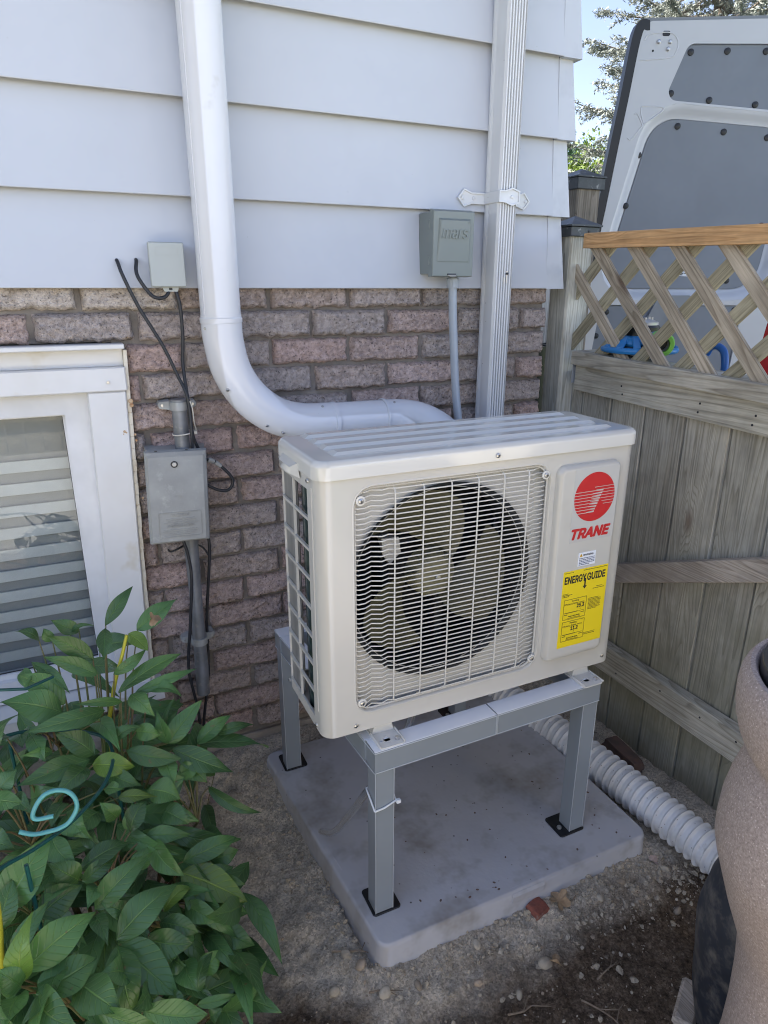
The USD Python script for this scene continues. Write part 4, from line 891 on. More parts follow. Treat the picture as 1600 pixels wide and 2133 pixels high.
# raised panel with the badge and stickers
S = obj('service_panel', face_y(slab(rrect(0.897, 1.066, -0.808, -0.346, 0.020), 0.0145, 0.0115), Y0), 'unit_beige', U, smooth=40)
YP = Y0 - .0145
B = obj('badge_sheet', cbox((0.936, YP - .0004, -0.520), (1.056, YP, -0.356), 0), 'label_clear', U)
lc = Point(0.9935, -0.4205)
disc = lc.buffer(0.0550, quad_segs=32)
cut = []
for i in range(8):       # white speed lines of the badge: left ones, right ones, and the thick middle bars
    z = -0.4205 + 0.0135 - i * 0.0068
    t_ = 0.0016
    xl = 0.9935 + 0.016 - 0.0022 * i
    cut.append(sbox(0.93, z - t_ / 2, xl, z + t_ / 2))
for i in range(7):
    z = -0.4205 + 0.0215 - i * 0.0066
    cut.append(sbox(0.9935 - 0.002 + (0.0045 * i), z - .0007, 1.06, z + .0007))
for i in range(9):
    z = -0.4205 + 0.0135 - i * 0.0058
    xr = 0.9935 + 0.0225 - i * 0.0026
    cut.append(Polygon([(xr - .026 + .0006 * i, z - .0004), (xr, z - .0021), (xr + .0008, z + .0021), (xr - .026 + .0006 * i, z + .0004)]))
from shapely.ops import unary_union
dl = disc.difference(unary_union(cut))
obj('badge_disc', [face_y(extrude(g, 0.0004), YP - .0004) for g in getattr(dl, 'geoms', [dl]) if g.area > 1e-7], 'print_red', B)
obj('badge_lettering', text('TRANE', 0.0215, YP - .0004, 0.9395, -0.5115, bold=True, shear=0.24, width=0.108, depth=.0004, heavy=0.0011), 'print_red', B)
Wl = obj('warning_sticker', cbox((0.966, YP - .0005, -0.579), (1.0145, YP, -0.547), 0), 'label_white', U)
obj('warning_triangle', face_y(extrude(Polygon([(0.969, -0.5565), (0.9775, -0.5565), (0.97325, -0.549)]), .0003), YP - .0005), 'print_amber', Wl)
obj('warning_lettering', [text('!', 0.005, YP - .0008, 0.9727, -0.556, True, .0002), text('WARNING', 0.0042, YP - .0005, 0.979, -0.5555, True, .0003)], 'print_black', Wl)
ln = []
for i in range(5):
    z = -0.5605 - i * .0037; x = 0.969
    while x < (1.0115 if i < 4 else 0.998):
        d_ = random.uniform(.002, .0055); ln.append(cbox((x, YP - .0008, z - .0012), (min(x + d_, 1.012), YP - .0005, z + .0005), 0)); x += d_ + .001
obj('warning_text_lines', ln, 'print_blue', Wl)
EX0, EX1, EZ0, EZ1 = 0.9295, 1.0555, -0.7760, -0.5865
E_ = obj('energy_label', cbox((EX0, YP - .0005, EZ0), (EX1, YP, EZ1), 0), 'label_yellow', U)
YE = YP - .0005
tx = [text('ENERGY', 0.0165, YE, 0.9340, -0.6165, True, .0003, width=0.0605, heavy=0.00035), text('GUIDE', 0.0165, YE, 0.9970, -0.6165, True, .0003, width=0.0520, heavy=0.00035),
      face_y(extrude(Polygon([(0.9905, -0.6105), (0.9945, -0.6105), (0.9945, -0.6290), (0.9985, -0.6290), (0.9925, -0.6365), (0.9865, -0.6290), (0.9905, -0.6290)]), .0003), YE)]
obj('energy_lettering', tx, 'print_black', E_)
tx = []
def box_lines(x0, x1, z0, z1, t=0.00045):
    return [cbox((x0, YE - .0003, z0 - t), (x1, YE, z0 + t), 0), cbox((x0, YE - .0003, z1 - t), (x1, YE, z1 + t), 0), cbox((x0 - t, YE - .0003, z0), (x0 + t, YE, z1), 0), cbox((x1 - t, YE - .0003, z0), (x1 + t, YE, z1), 0)]
for zt, word, val, arrow, unit_ in ((-0.6565, 'Cooling', '25.3', 0.986, '(SEER2)'), (-0.7115, 'Heating', '11.2', 0.974, '(HSPF2)')):
    x0, x1 = 0.9385, 1.0015
    tx += box_lines(x0, x1, zt - 0.049, zt)
    cxx = (x0 + x1) / 2
    tx += [text(word, 0.0040, YE, cxx, zt - .0068, False, .0003, align='c'), text('Efficiency Rating', 0.0038, YE, x0 + .002, zt - .0132, False, .0003, width=.038), text(unit_, 0.0026, YE, x0 + .043, zt - .0130, False, .0003, width=.014)]
    tx += [text(val, 0.0088, YE, arrow, zt - .0235, True, .0003, align='c', width=.021, heavy=.0003)]
    tx += [cbox((x0 + .003, YE - .0003, zt - .0337), (x0 + .04, YE, zt - .0322), 0), cbox((x0 + .04, YE - .0003, zt - .0333), (x1 - .004, YE, zt - .0326), 0), face_y(extrude(Polygon([(arrow - .001, zt - .0268), (arrow + .001, zt - .0268), (arrow, zt - .0295)]), .0003), YE)]
    tx += [text('Range of Similar Models', 0.0026, YE, cxx, zt - .0435, True, .0003, align='c', width=.032), cbox((x0 + .003, YE - .0003, zt - .038), (x0 + .012, YE, zt - .0365), 0), cbox((x1 - .013, YE - .0003, zt - .038), (x1 - .003, YE, zt - .0365), 0), cbox((cxx - .018, YE - .0003, zt - .0470), (cxx + .018, YE, zt - .0460), 0)]
obj('rating_lettering', tx, 'print_black', E_)
ln = []
for z, xa, xb in [(-0.6410 - i * .0034, 0.9320, 0.9320 + w_) for i, w_ in enumerate((.016, .027, .018))] + [(-0.6365, 1.027, 1.044), (-0.6405, 1.017, 1.050)] + [(-0.6640 - i * .0033, 1.0075, 1.0075 + w_) for i, w_ in enumerate((.029, .036, .037, .034, .035, .037, .033, .036, .026))] + [(-0.7505, 1.003, 1.036), (-0.7540, 1.003, 1.036)] + [(-0.5905, 0.985, 1.052), (-0.5903, 0.934, 0.957)]:
    x = xa
    while x < xb:
        d_ = random.uniform(.0015, .005); ln.append(cbox((x, YE - .0003, z - .0009), (min(x + d_, xb), YE, z + .0004), 0)); x += d_ + .0009
obj('label_text_lines', ln, 'print_black', E_)
# feet
for cx in (0.505, 1.030):
    plate = rrect(cx - .030, cx + .028, -0.722, -0.40, 0.008).difference(Point(cx - .004, -0.697).buffer(.008)).difference(Point(cx - .018, -.700).buffer(.003))
    F = obj('foot', extrude(plate, 0.003).apply_translation((0, 0, ZR + .001)), 'wire_beige', U)
    obj('foot_channel', hull([(cx - .026, -0.672, ZR + .004), (cx + .024, -0.672, ZR + .004), (cx - .026, -0.420, ZR + .004), (cx + .024, -0.42, ZR + .004), (cx - .020, -0.672, Z0 - .001), (cx + .018, -0.672, Z0 - .001), (cx - .020, -0.42, Z0 - .001), (cx + .018, -0.42, Z0 - .001)]), 'wire_beige', F)
    obj('bolt', cyl((cx + .016, -0.706, ZR + .004), (cx + .016, -0.706, ZR + .010), .0055, 6), 'zinc', F)
    for dx in (-.030, .025):
        obj('rib', cbox((cx + dx, -0.722, ZR + .004), (cx + dx + .003, -0.67, ZR + .009), .001), 'wire_beige', F)
    obj('slot', cbox((cx - .012, -0.701, ZR + .0005), (cx + .004, -0.693, ZR + .0012), 0), 'black_rubber', F)

# ------------------------------------------------------------------ tie, clear tube, white drain pipe
D = thing('zip_tie', 'white zip tie around the front left leg of the stand', 'zip tie', (0.484, -0.70, -1.02))
zt = -1.018
loop = [(0.4615, -0.7255, zt - .012), (0.483, -0.7262, zt - .009), (0.5105, -0.7255, zt), (0.512, -0.70, zt + .008), (0.5105, -0.677, zt + .012), (0.485, -0.676, zt + .012), (0.4625, -0.677, zt + .010), (0.4605, -0.70, zt + .006), (0.4615, -0.7255, zt - .012)]
obj('strap', tube(loop, 0.0021, 8), 'nylon_white', D, smooth=50)
obj('lock', cbox((0.509, -0.733, zt - .005), (0.519, -0.724, zt + .004), 0.0015), 'nylon_white', D)
D = thing('clear_drain_tube', 'clear vinyl tube from the front left leg down to the pad', 'tube', (0.45, -0.6, -1.2))
tp = spline([(0.62, -0.60, -0.87), (0.575, -0.64, -0.93), (0.505, -0.668, -1.00), (0.470, -0.665, -1.03), (0.452, -0.61, -1.13), (0.441, -0.53, -1.245), (0.432, -0.459, -1.303)], 6)
obj('tube', tube(tp, 0.0088, 16, False), 'clear_vinyl', D, smooth=60)
obj('bore', tube(tp, 0.0062, 16, False), 'clear_vinyl', D, smooth=60)
D = thing('corrugated_drain_pipe', 'white corrugated drain pipe lying along the foot of the fence', 'pipe')
cl = spline([(1.205, -0.05, -1.325), (1.236, -0.312, -1.322), (1.268, -0.55, -1.325), (1.287, -0.74, -1.328), (1.301, -0.92, -1.33), (1.31, -1.10, -1.335), (1.32, -1.5, -1.34)], 60)
L = np.r_[0, np.cumsum(np.linalg.norm(np.diff(cl, axis=0), axis=1))]
tt = np.arange(0, L[-1], 0.0024)
pts = np.stack([np.interp(tt, L, cl[:, i]) for i in range(3)], -1)
ph = (tt / 0.0245) % 1.0
rr = 0.0455 + 0.0105 * np.exp(-((ph - 0.5) / 0.17) ** 2) + 0.002 * np.cos(ph * 2 * np.pi)
obj('corrugated_wall', tube(pts, rr, 36), 'drain_white', D, smooth=55)

# ------------------------------------------------------------------ fence
SL = 0.028
P_ = thing('fence_post', 'grey weathered fence post with a dark cap beside the house corner', 'fence post', group=None)
obj('shaft', cbox((1.443, -0.002, -1.5), (1.531, 0.086, 0.166), 0.006), 'post_wood', P_)
obj('cap', [cbox((1.433, -0.012, 0.150), (1.541, 0.096, 0.178), 0.002), hull([(1.427, -0.018, 0.1785), (1.547, -0.018, 0.1785), (1.427, 0.102, 0.1785), (1.547, 0.102, 0.1785), (1.427, -0.018, 0.183), (1.547, -0.018, 0.183), (1.427, 0.102, 0.183), (1.547, 0.102, 0.183), (1.487, 0.042, 0.212)])], 'post_cap', P_)
obj('cap_screw', cyl((1.5, -0.011, .164), (1.5, -0.0145, .164), .004, 8), 'black_rubber', P_)
P_ = thing('fence_post', 'darker weathered fence post standing farther back between siding and van', 'fence post')
obj('shaft', cbox((1.826, 0.45, -1.5), (1.936, 0.56, 0.372), 0.006), 'post_dark', P_)
obj('cap', [cbox((1.816, 0.440, 0.352), (1.946, 0.570, 0.392), 0.002), hull([(1.812, 0.436, 0.3925), (1.95, 0.436, 0.3925), (1.812, 0.574, 0.3925), (1.95, 0.574, 0.3925), (1.812, 0.436, 0.397), (1.95, 0.436, 0.397), (1.812, 0.574, 0.397), (1.95, 0.574, 0.397), (1.881, 0.505, 0.43)])], 'post_cap', P_)
F = thing('fence', 'weathered board fence panel with lattice top and braces behind the heat pump', 'fence')
edges = [-0.004, -0.058, -0.190, -0.326, -0.470, -0.612, -0.752, -0.892, -1.034, -1.176, -1.318, -1.46, -1.602, -1.744, -1.886, -2.03, -2.17]
for i in range(len(edges) - 1):
    a, b = edges[i], edges[i + 1]
    g_ = random.uniform(.0025, .0042)
    bx_ = 1.4925 + random.uniform(0, .003); zt_ = -0.25 + SL * (a + b) / 2
    obj('board', cbox((bx_, b + g_, -1.46), (1.512, a - g_, zt_), 0.002), 'fence_board_%d' % (i * 5 % 6), F)
    obj('backing_strip', cbox((1.5125, a - .02, -1.46), (1.5225, min(a + .02, 0.0), zt_ - .01), 0), 'post_dark', F)  # added dark strip, painting the shade seen in the board gap
    for q_, (xr, zr) in enumerate(((1.461, -0.262), (1.461, -0.285), (1.4522, -1.115), (1.4522, -1.155))):
        yn = (a + b) / 2 + random.uniform(-.02, .02)
        if yn > -.07 or random.random() < .35: continue
        obj('nail', cyl((xr - .0006, yn, zr + (.030 * (yn + .05) if q_ < 2 else 0)), (xr + .004, yn, zr + (.030 * (yn + .05) if q_ < 2 else 0)), 0.0030, 8), 'black_rubber', F)
def slope_rail(x0, x1, ya, yb, zt, h, mat_, name, ch=0.003, tilt_=SL):
    P = []
    for y in (ya, yb):
        for x in (x0, x1):
            for z in (zt + tilt_ * (y - ya), zt - h + tilt_ * (y - ya)):
                P.append((x, y, z))
    P = np.array(P); c_ = P.mean(0)
    Q = []
    for p in P:
        s = np.sign(c_ - p)
        for kx in range(3):
            d = s * ch; d[kx] = 0; Q.append(p + d)
    obj(name, hull(Q), mat_, F)
slope_rail(1.4485, 1.486, -0.048, -2.17, 0.1565, 0.039, 'cedar_new', 'top_rail', 0.003)
slope_rail(1.445, 1.545, -0.044, -2.17, -0.184, 0.038, 'fence_rail_0', 'lattice_rail', 0.003, 0.034)
slope_rail(1.4615, 1.4915, -0.050, -2.17, -0.2235, 0.082, 'fence_rail_2', 'upper_rail', 0.003, 0.030)
slope_rail(1.4525, 1.4905, -0.06, -2.17, -1.087, 0.094, 'fence_rail_2', 'lower_rail', 0.003, 0.0)
slope_rail(1.4535, 1.4905, -0.19, -1.62, -0.862, 0.060, 'fence_rail_1', 'brace', 0.003, -0.42)
obj('bracket', cbox((1.456, -0.045, -0.285), (1.4915, -0.0425, -0.224), 0.0008), 'bracket_zinc', F)
W2, T2 = 0.0355, 0.0095
def clipz(x, axis_pts, up):
    pass
def slat(c0, s, x, mat_):
    """slat of the lattice: z = c0 + s * y, cut level with the rails"""
    zt, zb = 0.1185, -0.2225
    hw = W2 / 2 * math.sqrt(2)
    P = []
    for z in (zt, zb):
        for o in (-hw, hw):
            y = (z - c0) / s + o
            P += [(y, z + SL * y)]
    poly = Polygon([P[0], P[1], P[3], P[2]]).intersection(sbox(-2.15, -1, -0.006, 1))
    if poly.area < 1e-5: return
    m = extrude(Polygon(poly.exterior.coords), T2)
    T = np.array([[0, 0, 1, x], [1, 0, 0, 0], [0, 1, 0, 0], [0, 0, 0, 1.0]]); m.apply_transform(T); m.fix_normals()
    obj('lattice_slat', m, mat_, F)
for i in range(15):
    slat(0.052 + 0.1505 * i, 1.0, 1.4665, 'lattice_down_%d' % (i % 2))
for i in range(16):
    slat(-0.014 - 0.1535 * i, -1.0, 1.4765, 'lattice_up_%d' % (i % 2))
# fence of the neighbouring yard behind the camera (seen only as a reflection)
F2 = thing('rear_fence', 'sunlit board fence on the far side of the yard, mirrored in the window', 'fence', (0, -4.6, -1.4))
obj('boards', [cbox((x, -4.61 + .01 * (i % 2), -1.45), (x + .135, -4.58, 0.42 + .01 * (i * 7 % 3)), 0.002) for i, x in enumerate(np.arange(-5.5, 3.5, .142))], 'fence_rail_0', F2, kind='stuff')
obj('rail', [cbox((-5.5, -4.575, z), (3.5, -4.535, z + .09), .003) for z in (-1.1, .15)], 'fence_rail_0', F2)

# ------------------------------------------------------------------ behind the fence
S_ = thing('sprinkler', 'blue lawn sprinkler with green hose collar on the fence rail', 'sprinkler', (1.56, -0.215, -0.184))
SC = np.array([1.560, -0.210, 0.0])
obj('base', lathe([(0.0, -0.182), (0.080, -0.182), (0.092, -0.176), (0.094, -0.168), (0.086, -0.160), (0, -0.158)], SC, 40), 'black_plastic', S_, smooth=50)
obj('dome', lathe([(0.060, -0.162), (0.072, -0.152), (0.070, -0.140), (0.055, -0.130), (0, -0.128)], SC, 32), 'plastic_blue', S_, smooth=50)
for i in range(12):
    a = i * 2 * np.pi / 12
    dr = np.array([math.cos(a), math.sin(a), 0]); dr2 = np.array([math.cos(a + .22), math.sin(a + .22), 0])
    obj('fin', beam(SC + dr * .055 + (0, 0, -.134), SC + dr2 * .104 + (0, 0, -.166), .021, .012, .003), 'plastic_blue', S_)
obj('rim', tube([SC + (.102 * math.cos(a), .102 * math.sin(a), -0.170) for a in np.linspace(0, 2 * np.pi, 41)], .009, 8, False), 'plastic_blue', S_, smooth=60)
obj('turret', lathe([(0, -.130), (0.050, -.130), (0.052, -0.106), (0.046, -0.100), (0, -0.098)], SC, 32), 'black_plastic', S_)
obj('turret_dial', lathe([(0, -.102), (0.045, -.102), (0.046, -0.092), (0.034, -0.087), (0.016, -0.083), (0, -0.082)], SC, 32), 'sprinkler_silver', S_)
for a in np.arange(0, 6.2, 1.05):
    obj('nozzle', cyl(SC + (.026 * math.cos(a), .026 * math.sin(a), -0.088), SC + (.026 * math.cos(a), .026 * math.sin(a), -0.078), .004, 8), 'sprinkler_silver', S_)
dv = np.array([-0.50, -0.86, -0.05]); dv /= np.linalg.norm(dv)
c0_ = np.array([1.525, -0.310, -0.143])
obj('spigot', cyl(c0_ - dv * .04, c0_ + dv * .02, 0.026, 20), 'plastic_blue', S_)
K = obj('hose_collar', lathe([(0.018, 0.0), (0.036, 0.0), (0.037, 0.006), (0.034, 0.028), (0.029, 0.036), (0.0195, 0.036), (0.018, 0.01)], c0_ + dv * .018, 28, axis=dv), 'plastic_green', S_)
a_, b_, _ = frame(dv)
for i in range(8):
    t = i * np.pi / 4
    e = a_ * math.cos(t) + b_ * math.sin(t)
    obj('collar_lug', beam(c0_ + dv * .020 + e * .032, c0_ + dv * .046 + e * .029, .010, .008, .002), 'plastic_green', K)
obj('outlet', tube([c0_ + dv * .02, c0_ + dv * .049], 0.0178, 20, False), 'van_trim', S_, smooth=60)
obj('outlet_bore', lathe([(0, 0), (0.0175, 0.0)], c0_ + dv * .03, 20, axis=dv), 'black_plastic', S_)
D = thing('blue_hose', 'blue hose bent like a handle standing behind the lattice', 'hose', (1.57, -0.47, -0.2))
obj('hose', tube(spline([(1.57, -0.442, -0.165), (1.57, -0.452, -0.146), (1.57, -0.472, -0.142), (1.57, -0.492, -0.152), (1.57, -0.502, -0.178), (1.572, -0.503, -0.215), (1.58, -0.50, -0.35), (1.6, -0.47, -0.8), (1.6, -0.45, -1.39)], 8), 0.0095, 12), 'hose_blue', D, smooth=60)
D = thing('rolled_black_edging', 'black scalloped plastic edging stacked between brick corner and fence post', 'garden edging', (1.48, 0.15, -1.4))
for i in range(3):
    pl = [(1.402, -1.40)]
    for kx in range(40):
        z = -1.38 + kx * 0.0285
        pl += [(1.402 + .004 * i, z), (1.394 + .004 * i, z + .008), (1.394 + .004 * i, z + .018)]
    pl += [(1.405, -0.232), (1.43, -0.215 - .02 * i), (1.47, -0.19), (1.56, -0.18), (1.60, -0.20), (1.60, -1.40)]
    obj('sheet', face_y(extrude(Polygon(pl).buffer(0), .010), 0.155 + .03 * i), 'black_plastic', D)
D = thing('bleached_plank', 'bleached rough plank upright behind the brick corner', 'plank', (1.62, 0.33, -1.4))
pl = Polygon([(1.58, -1.40), (1.74, -1.40), (1.74, 0.03), (1.70, 0.045), (1.66, 0.02), (1.62, 0.04), (1.585, 0.01), (1.595, -.05), (1.58, -.09)])
obj('board', face_y(extrude(pl, .02), 0.34), 'plank_bleached', D)
D = thing('bamboo_stake', 'pale wooden stake end poking out beside the fence post', 'stake', (1.60, 0.24, -0.177))
obj('stick', cyl((1.545, 0.20, -0.172), (1.66, 0.27, -0.174), 0.0055, 10), 'cedar_new', D)

# van
VO = np.array([2.213, 0.579, 0.0]); VU = np.array([0.9066, -0.4220, 0.0]); VN = np.array([-0.4220, -0.9066, 0.0])   # VN faces the yard
def van(m, w=0.0):
    """plan (u, z) extruded along w, w towards the yard"""
    T = np.eye(4); T[:3, 0] = VU; T[:3, 1] = (0, 0, 1); T[:3, 2] = VN; T[:3, 3] = VO + VN * w
    m = m.copy(); m.apply_transform(T); m.fix_normals(); return m
V_ = thing('white_van', 'white cargo van with its rear door open behind the lattice fence', 'van', (2.9, 1.2, -1.4))
def rnd_poly(pts, r): 
    p = Polygon(pts); return p.buffer(-r).buffer(r, quad_segs=7)
door = rnd_poly([(-0.030, 0.945), (0.0, 0.968), (0.80, 0.985), (0.725, 0.30), (0.648, -0.15), (0.625, -0.35), (0.60, -0.93), (-0.20, -0.93), (-0.155, -0.05), (-0.105, 0.30)], 0.02)
top_in = rnd_poly([(0.155, 0.895), (0.72, 0.895), (0.70, 0.655), (0.085, 0.705)], 0.035)
big_in = rnd_poly([(0.085, 0.625), (0.62, 0.585), (0.625, 0.10), (0.57, 0.005), (0.30, -0.01), (0.0, 0.06), (-0.045, 0.10), (-0.02, 0.30)], 0.10)
big_in = rnd_poly([(0.065, 0.655), (0.640, 0.610), (0.585, -0.005), (-0.085, -0.005)], 0.115)
low_in = rnd_poly([(-0.085, -0.07), (0.53, -0.07), (0.50, -0.62), (-0.14, -0.62)], 0.03)
mid_in = big_in.buffer(0.045)
face = door.difference(top_in).difference(mid_in).difference(low_in)
DR = obj('rear_door', [van(extrude(g, 0.012), 0.0) for g in getattr(face, 'geoms', [face])] + [van(extrude(door, 0.03), -0.075)], 'van_white', V_)
def loft(pa, pb, wa, wb, k=120):
    a, b = resample(np.array(pa.exterior.coords[:-1]), k), resample(np.array(pb.exterior.coords[:-1]), k)
    j0 = np.argmin(np.linalg.norm(b - a[0], axis=1)); b = np.roll(b, -j0, axis=0)
    n_s = 6; V = []
    for s in np.linspace(0, 1, n_s):
        e = s * s * (3 - 2 * s)
        V.append(np.column_stack([a + (b - a) * s, np.full(k, wa + (wb - wa) * e)]))
    V = np.vstack(V)
    q = [(i * k + j, i * k + (j + 1) % k, (i + 1) * k + (j + 1) % k, (i + 1) * k + j) for i in range(n_s - 1) for j in range(k)]
    P = VO + V[:, :1] * VU + V[:, 1:2] * np.array([0, 0, 1.0]) + V[:, 2:3] * VN
    return (P, np.array(q))
obj('pressed_recess', loft(mid_in, big_in, 0.012, -0.030), 'van_white', DR, smooth=60)
obj('pressed_recess', loft(top_in.buffer(.008), top_in, 0.0122, 0.002), 'van_white', DR, smooth=60)
obj('pressed_recess', loft(low_in.buffer(.008), low_in, 0.0122, 0.002), 'van_white', DR, smooth=60)
obj('inner_panel', van(extrude(big_in.buffer(-.002), 0.003), -0.030), 'van_panel', DR, label='large grey trim panel in the middle of the door')
obj('inner_panel', van(extrude(top_in.buffer(-.002), 0.003), 0.001), 'van_panel', DR, label='grey trim panel at the top of the door')
obj('inner_panel', van(extrude(low_in.buffer(-.002), 0.003), 0.001), 'van_panel', DR, label='grey trim panel at the bottom of the door')
obj('latch_cover', van(extrude(rnd_poly([(0.16, -0.03), (0.30, -0.03), (0.24, -0.19), (0.09, -0.19)], .01), 0.02), 0.004), 'van_trim', DR)
obj('latch_handle', van(extrude(rnd_poly([(0.23, -0.09), (0.27, -0.09), (0.255, -0.16), (0.205, -0.16)], .006), 0.012), 0.0245), 'black_plastic', DR)
def clip(u, z, w): return van(lathe([(0, 0), (0.0125, 0.0), (0.0115, 0.005), (0.006, 0.0075), (0, 0.008)], (u, z, 0), 16), w)
for u, z in ((0.168, 0.868), (0.31, 0.872), (0.46, 0.872), (0.62, 0.87), (0.110, 0.728), (0.265, 0.705), (0.45, 0.69), (0.63, 0.68)): obj('clip', clip(u, z, 0.004), 'black_rubber', DR)
for u, z in ((0.165, 0.620), (0.355, 0.600), (0.535, 0.58), (0.020, 0.515), (-0.010, 0.325), (0.60, 0.48), (0.57, 0.25), (0.46, 0.03), (0.2, 0.02)): obj('clip', clip(u, z, -0.027), 'black_rubber', DR)
for u, z in ((-0.055, -0.100), (0.155, -0.090), (0.50, -0.09), (-0.09, -0.2)): obj('clip', clip(u, z, 0.004), 'black_rubber', DR)
obj('hinge_slot', van(extrude(rrect(0.048, 0.077, 0.919, 0.936, 0.006), 0.001), 0.0122), 'black_rubber', DR)
for u, z in ((0.036, 0.900), (0.080, 0.900), (0.075, 0.876)):
    obj('hinge_bolt', van(lathe([(0, 0), (0.008, 0), (0.008, .004), (.004, .007), (0, .007)], (u, z, 0), 12), 0.012), 'zinc', DR)
obj('drain_hole', van(extrude(Point(0.018, 0.870).buffer(.004), 0.0006), 0.0122), 'black_rubber', DR)
for pts in ([(-0.02, 0.905), (0.0, 0.925), (0.08, 0.93), (0.112, 0.90), (0.107, 0.865), (0.085, 0.848), (-0.03, 0.838)], [(0.00, 0.682), (0.075, 0.680), (0.082, 0.665), (0.022, 0.625), (0.010, 0.63), (-0.004, 0.667), (0.0, 0.682)], [(-0.028, 0.655), (-0.015, 0.655), (0.008, 0.617), (0.005, 0.608), (-0.030, 0.566), (-0.045, 0.57)]):
    p = np.array(pts); p = spline(np.column_stack([p, np.zeros(len(p))]), 5)
    P = VO + p[:, :1] * VU + p[:, 1:2] * np.array([0, 0, 1.0]) + VN * 0.012
    obj('pressed_line', tube(P, 0.0024, 8), 'van_white', DR, smooth=60)
seal = np.array([(-0.004, 0.955), (-0.045, 0.935), (-0.075, 0.70), (-0.105, 0.46), (-0.135, 0.20), (-0.165, -0.05), (-0.195, -0.4), (-0.21, -0.9)])
sp_ = spline(np.column_stack([seal, np.zeros(len(seal))]), 6)[:, :2]
obj('door_seal', van(extrude(LineString(sp_).buffer(.017, cap_style=2), 0.045), -0.032), 'black_rubber', DR)
obj('roof_lip', van(extrude(Polygon([(-0.012, 0.962), (0.82, 0.985), (0.82, 1.012), (-0.008, 0.995)]), 0.02), -0.06), 'van_trim', DR)
ls = obj('door_label', van(extrude(Polygon([(0.245, 0.068), (0.315, 0.066), (0.312, 0.046), (0.24, 0.050)]), .0008), -0.0265), 'label_white', DR)
obj('label_lines', [van(extrude(sbox(u, z, u + w_, z + .004), .0004), -0.0256) for u, z, w_ in ((.25, .058, .02), (.274, .0575, .03), (.25, .052, .016), (.283, .0515, .022))], 'print_black', ls)
# the van itself runs away from the hinge, hidden by the open door
BA = math.radians(52); BW_ = np.array([math.sin(BA), math.cos(BA), 0.0]); BU = np.array([math.cos(BA), -math.sin(BA), 0.0])
BO = VO + VU * 0.70 - VN * 0.05
def vanb(m, w=0.0):
    T = np.eye(4); T[:3, 0] = BU; T[:3, 1] = (0, 0, 1); T[:3, 2] = -BW_; T[:3, 3] = BO - BW_ * w
    m = m.copy(); m.apply_transform(T); m.fix_normals(); return m
body = rnd_poly([(0.06, -0.95), (1.95, -0.95), (1.90, 0.95), (1.80, 1.05), (0.24, 1.05), (0.14, 0.95)], 0.06)
obj('body', vanb(extrude(body.difference(rnd_poly([(0.16, -0.80), (1.84, -0.80), (1.78, 0.90), (0.24, 0.90)], 0.06)), 4.6), -4.7), 'van_white', V_)
obj('bulkhead', vanb(extrude(body.buffer(-.03), 0.02), -3.5), 'van_panel', V_)
obj('load_floor', vanb(extrude(sbox(0.17, -0.86, 1.83, -0.82), 4.5), -4.6), 'asphalt', V_)
obj('tail_lamp', vanb(extrude(rnd_poly([(-0.085, -0.52), (0.075, -0.52), (0.09, -0.06), (-0.075, -0.06)], .015), 0.16), -0.16), 'lamp_red', V_)
obj('door_check', van(extrude(rnd_poly([(0.635, 0.14), (0.70, 0.10), (0.70, 0.03), (0.625, 0.0)], .012), 0.04), -0.06), 'black_plastic', V_)
obj('bumper', vanb(extrude(rnd_poly([(0.02, -1.10), (1.98, -1.10), (1.98, -0.96), (0.02, -0.96)], .03), 0.16), -0.05), 'van_trim', V_)
for u in (0.14, 1.66):
    for w_ in (-0.9, -4.0):
        WH = obj('wheel', vanb(lathe([(0, 0), (.30, 0), (.34, .03), (.34, .19), (.30, .22), (0, .22)], (0, 0, 0), 32, axis=(1, 0, 0)).apply_translation((u, -1.03, 0)), w_), 'black_rubber', V_)

# ------------------------------------------------------------------ trees beyond
def leaf_cloud(cents, sizes, n_per, g, flat=0.0):
    C = np.repeat(cents, n_per, axis=0); S = np.repeat(sizes, n_per)
    N = len(C)
    d = g.normal(size=(N, 3)); d /= np.linalg.norm(d, axis=1, keepdims=True)
    c = C + d * (g.random(N) ** 0.5 * S)[:, None] * np.array([1, 1, 1 - flat])
    a = g.normal(size=(N, 3)); a /= np.linalg.norm(a, axis=1, keepdims=True)
    b = np.cross(a, g.normal(size=(N, 3))); b /= np.linalg.norm(b, axis=1, keepdims=True)
    return c, a, b
def quads(c, a, b, la, lb):
    la, lb = np.broadcast_to(la, len(c))[:, None], np.broadcast_to(lb, len(c))[:, None]
    V = np.stack([c - a * la, c + b * lb, c + a * la, c - b * lb], 1).reshape(-1, 3)
    i = np.arange(len(c)) * 4
    return V, np.stack([i, i + 1, i + 2, i + 3], -1)
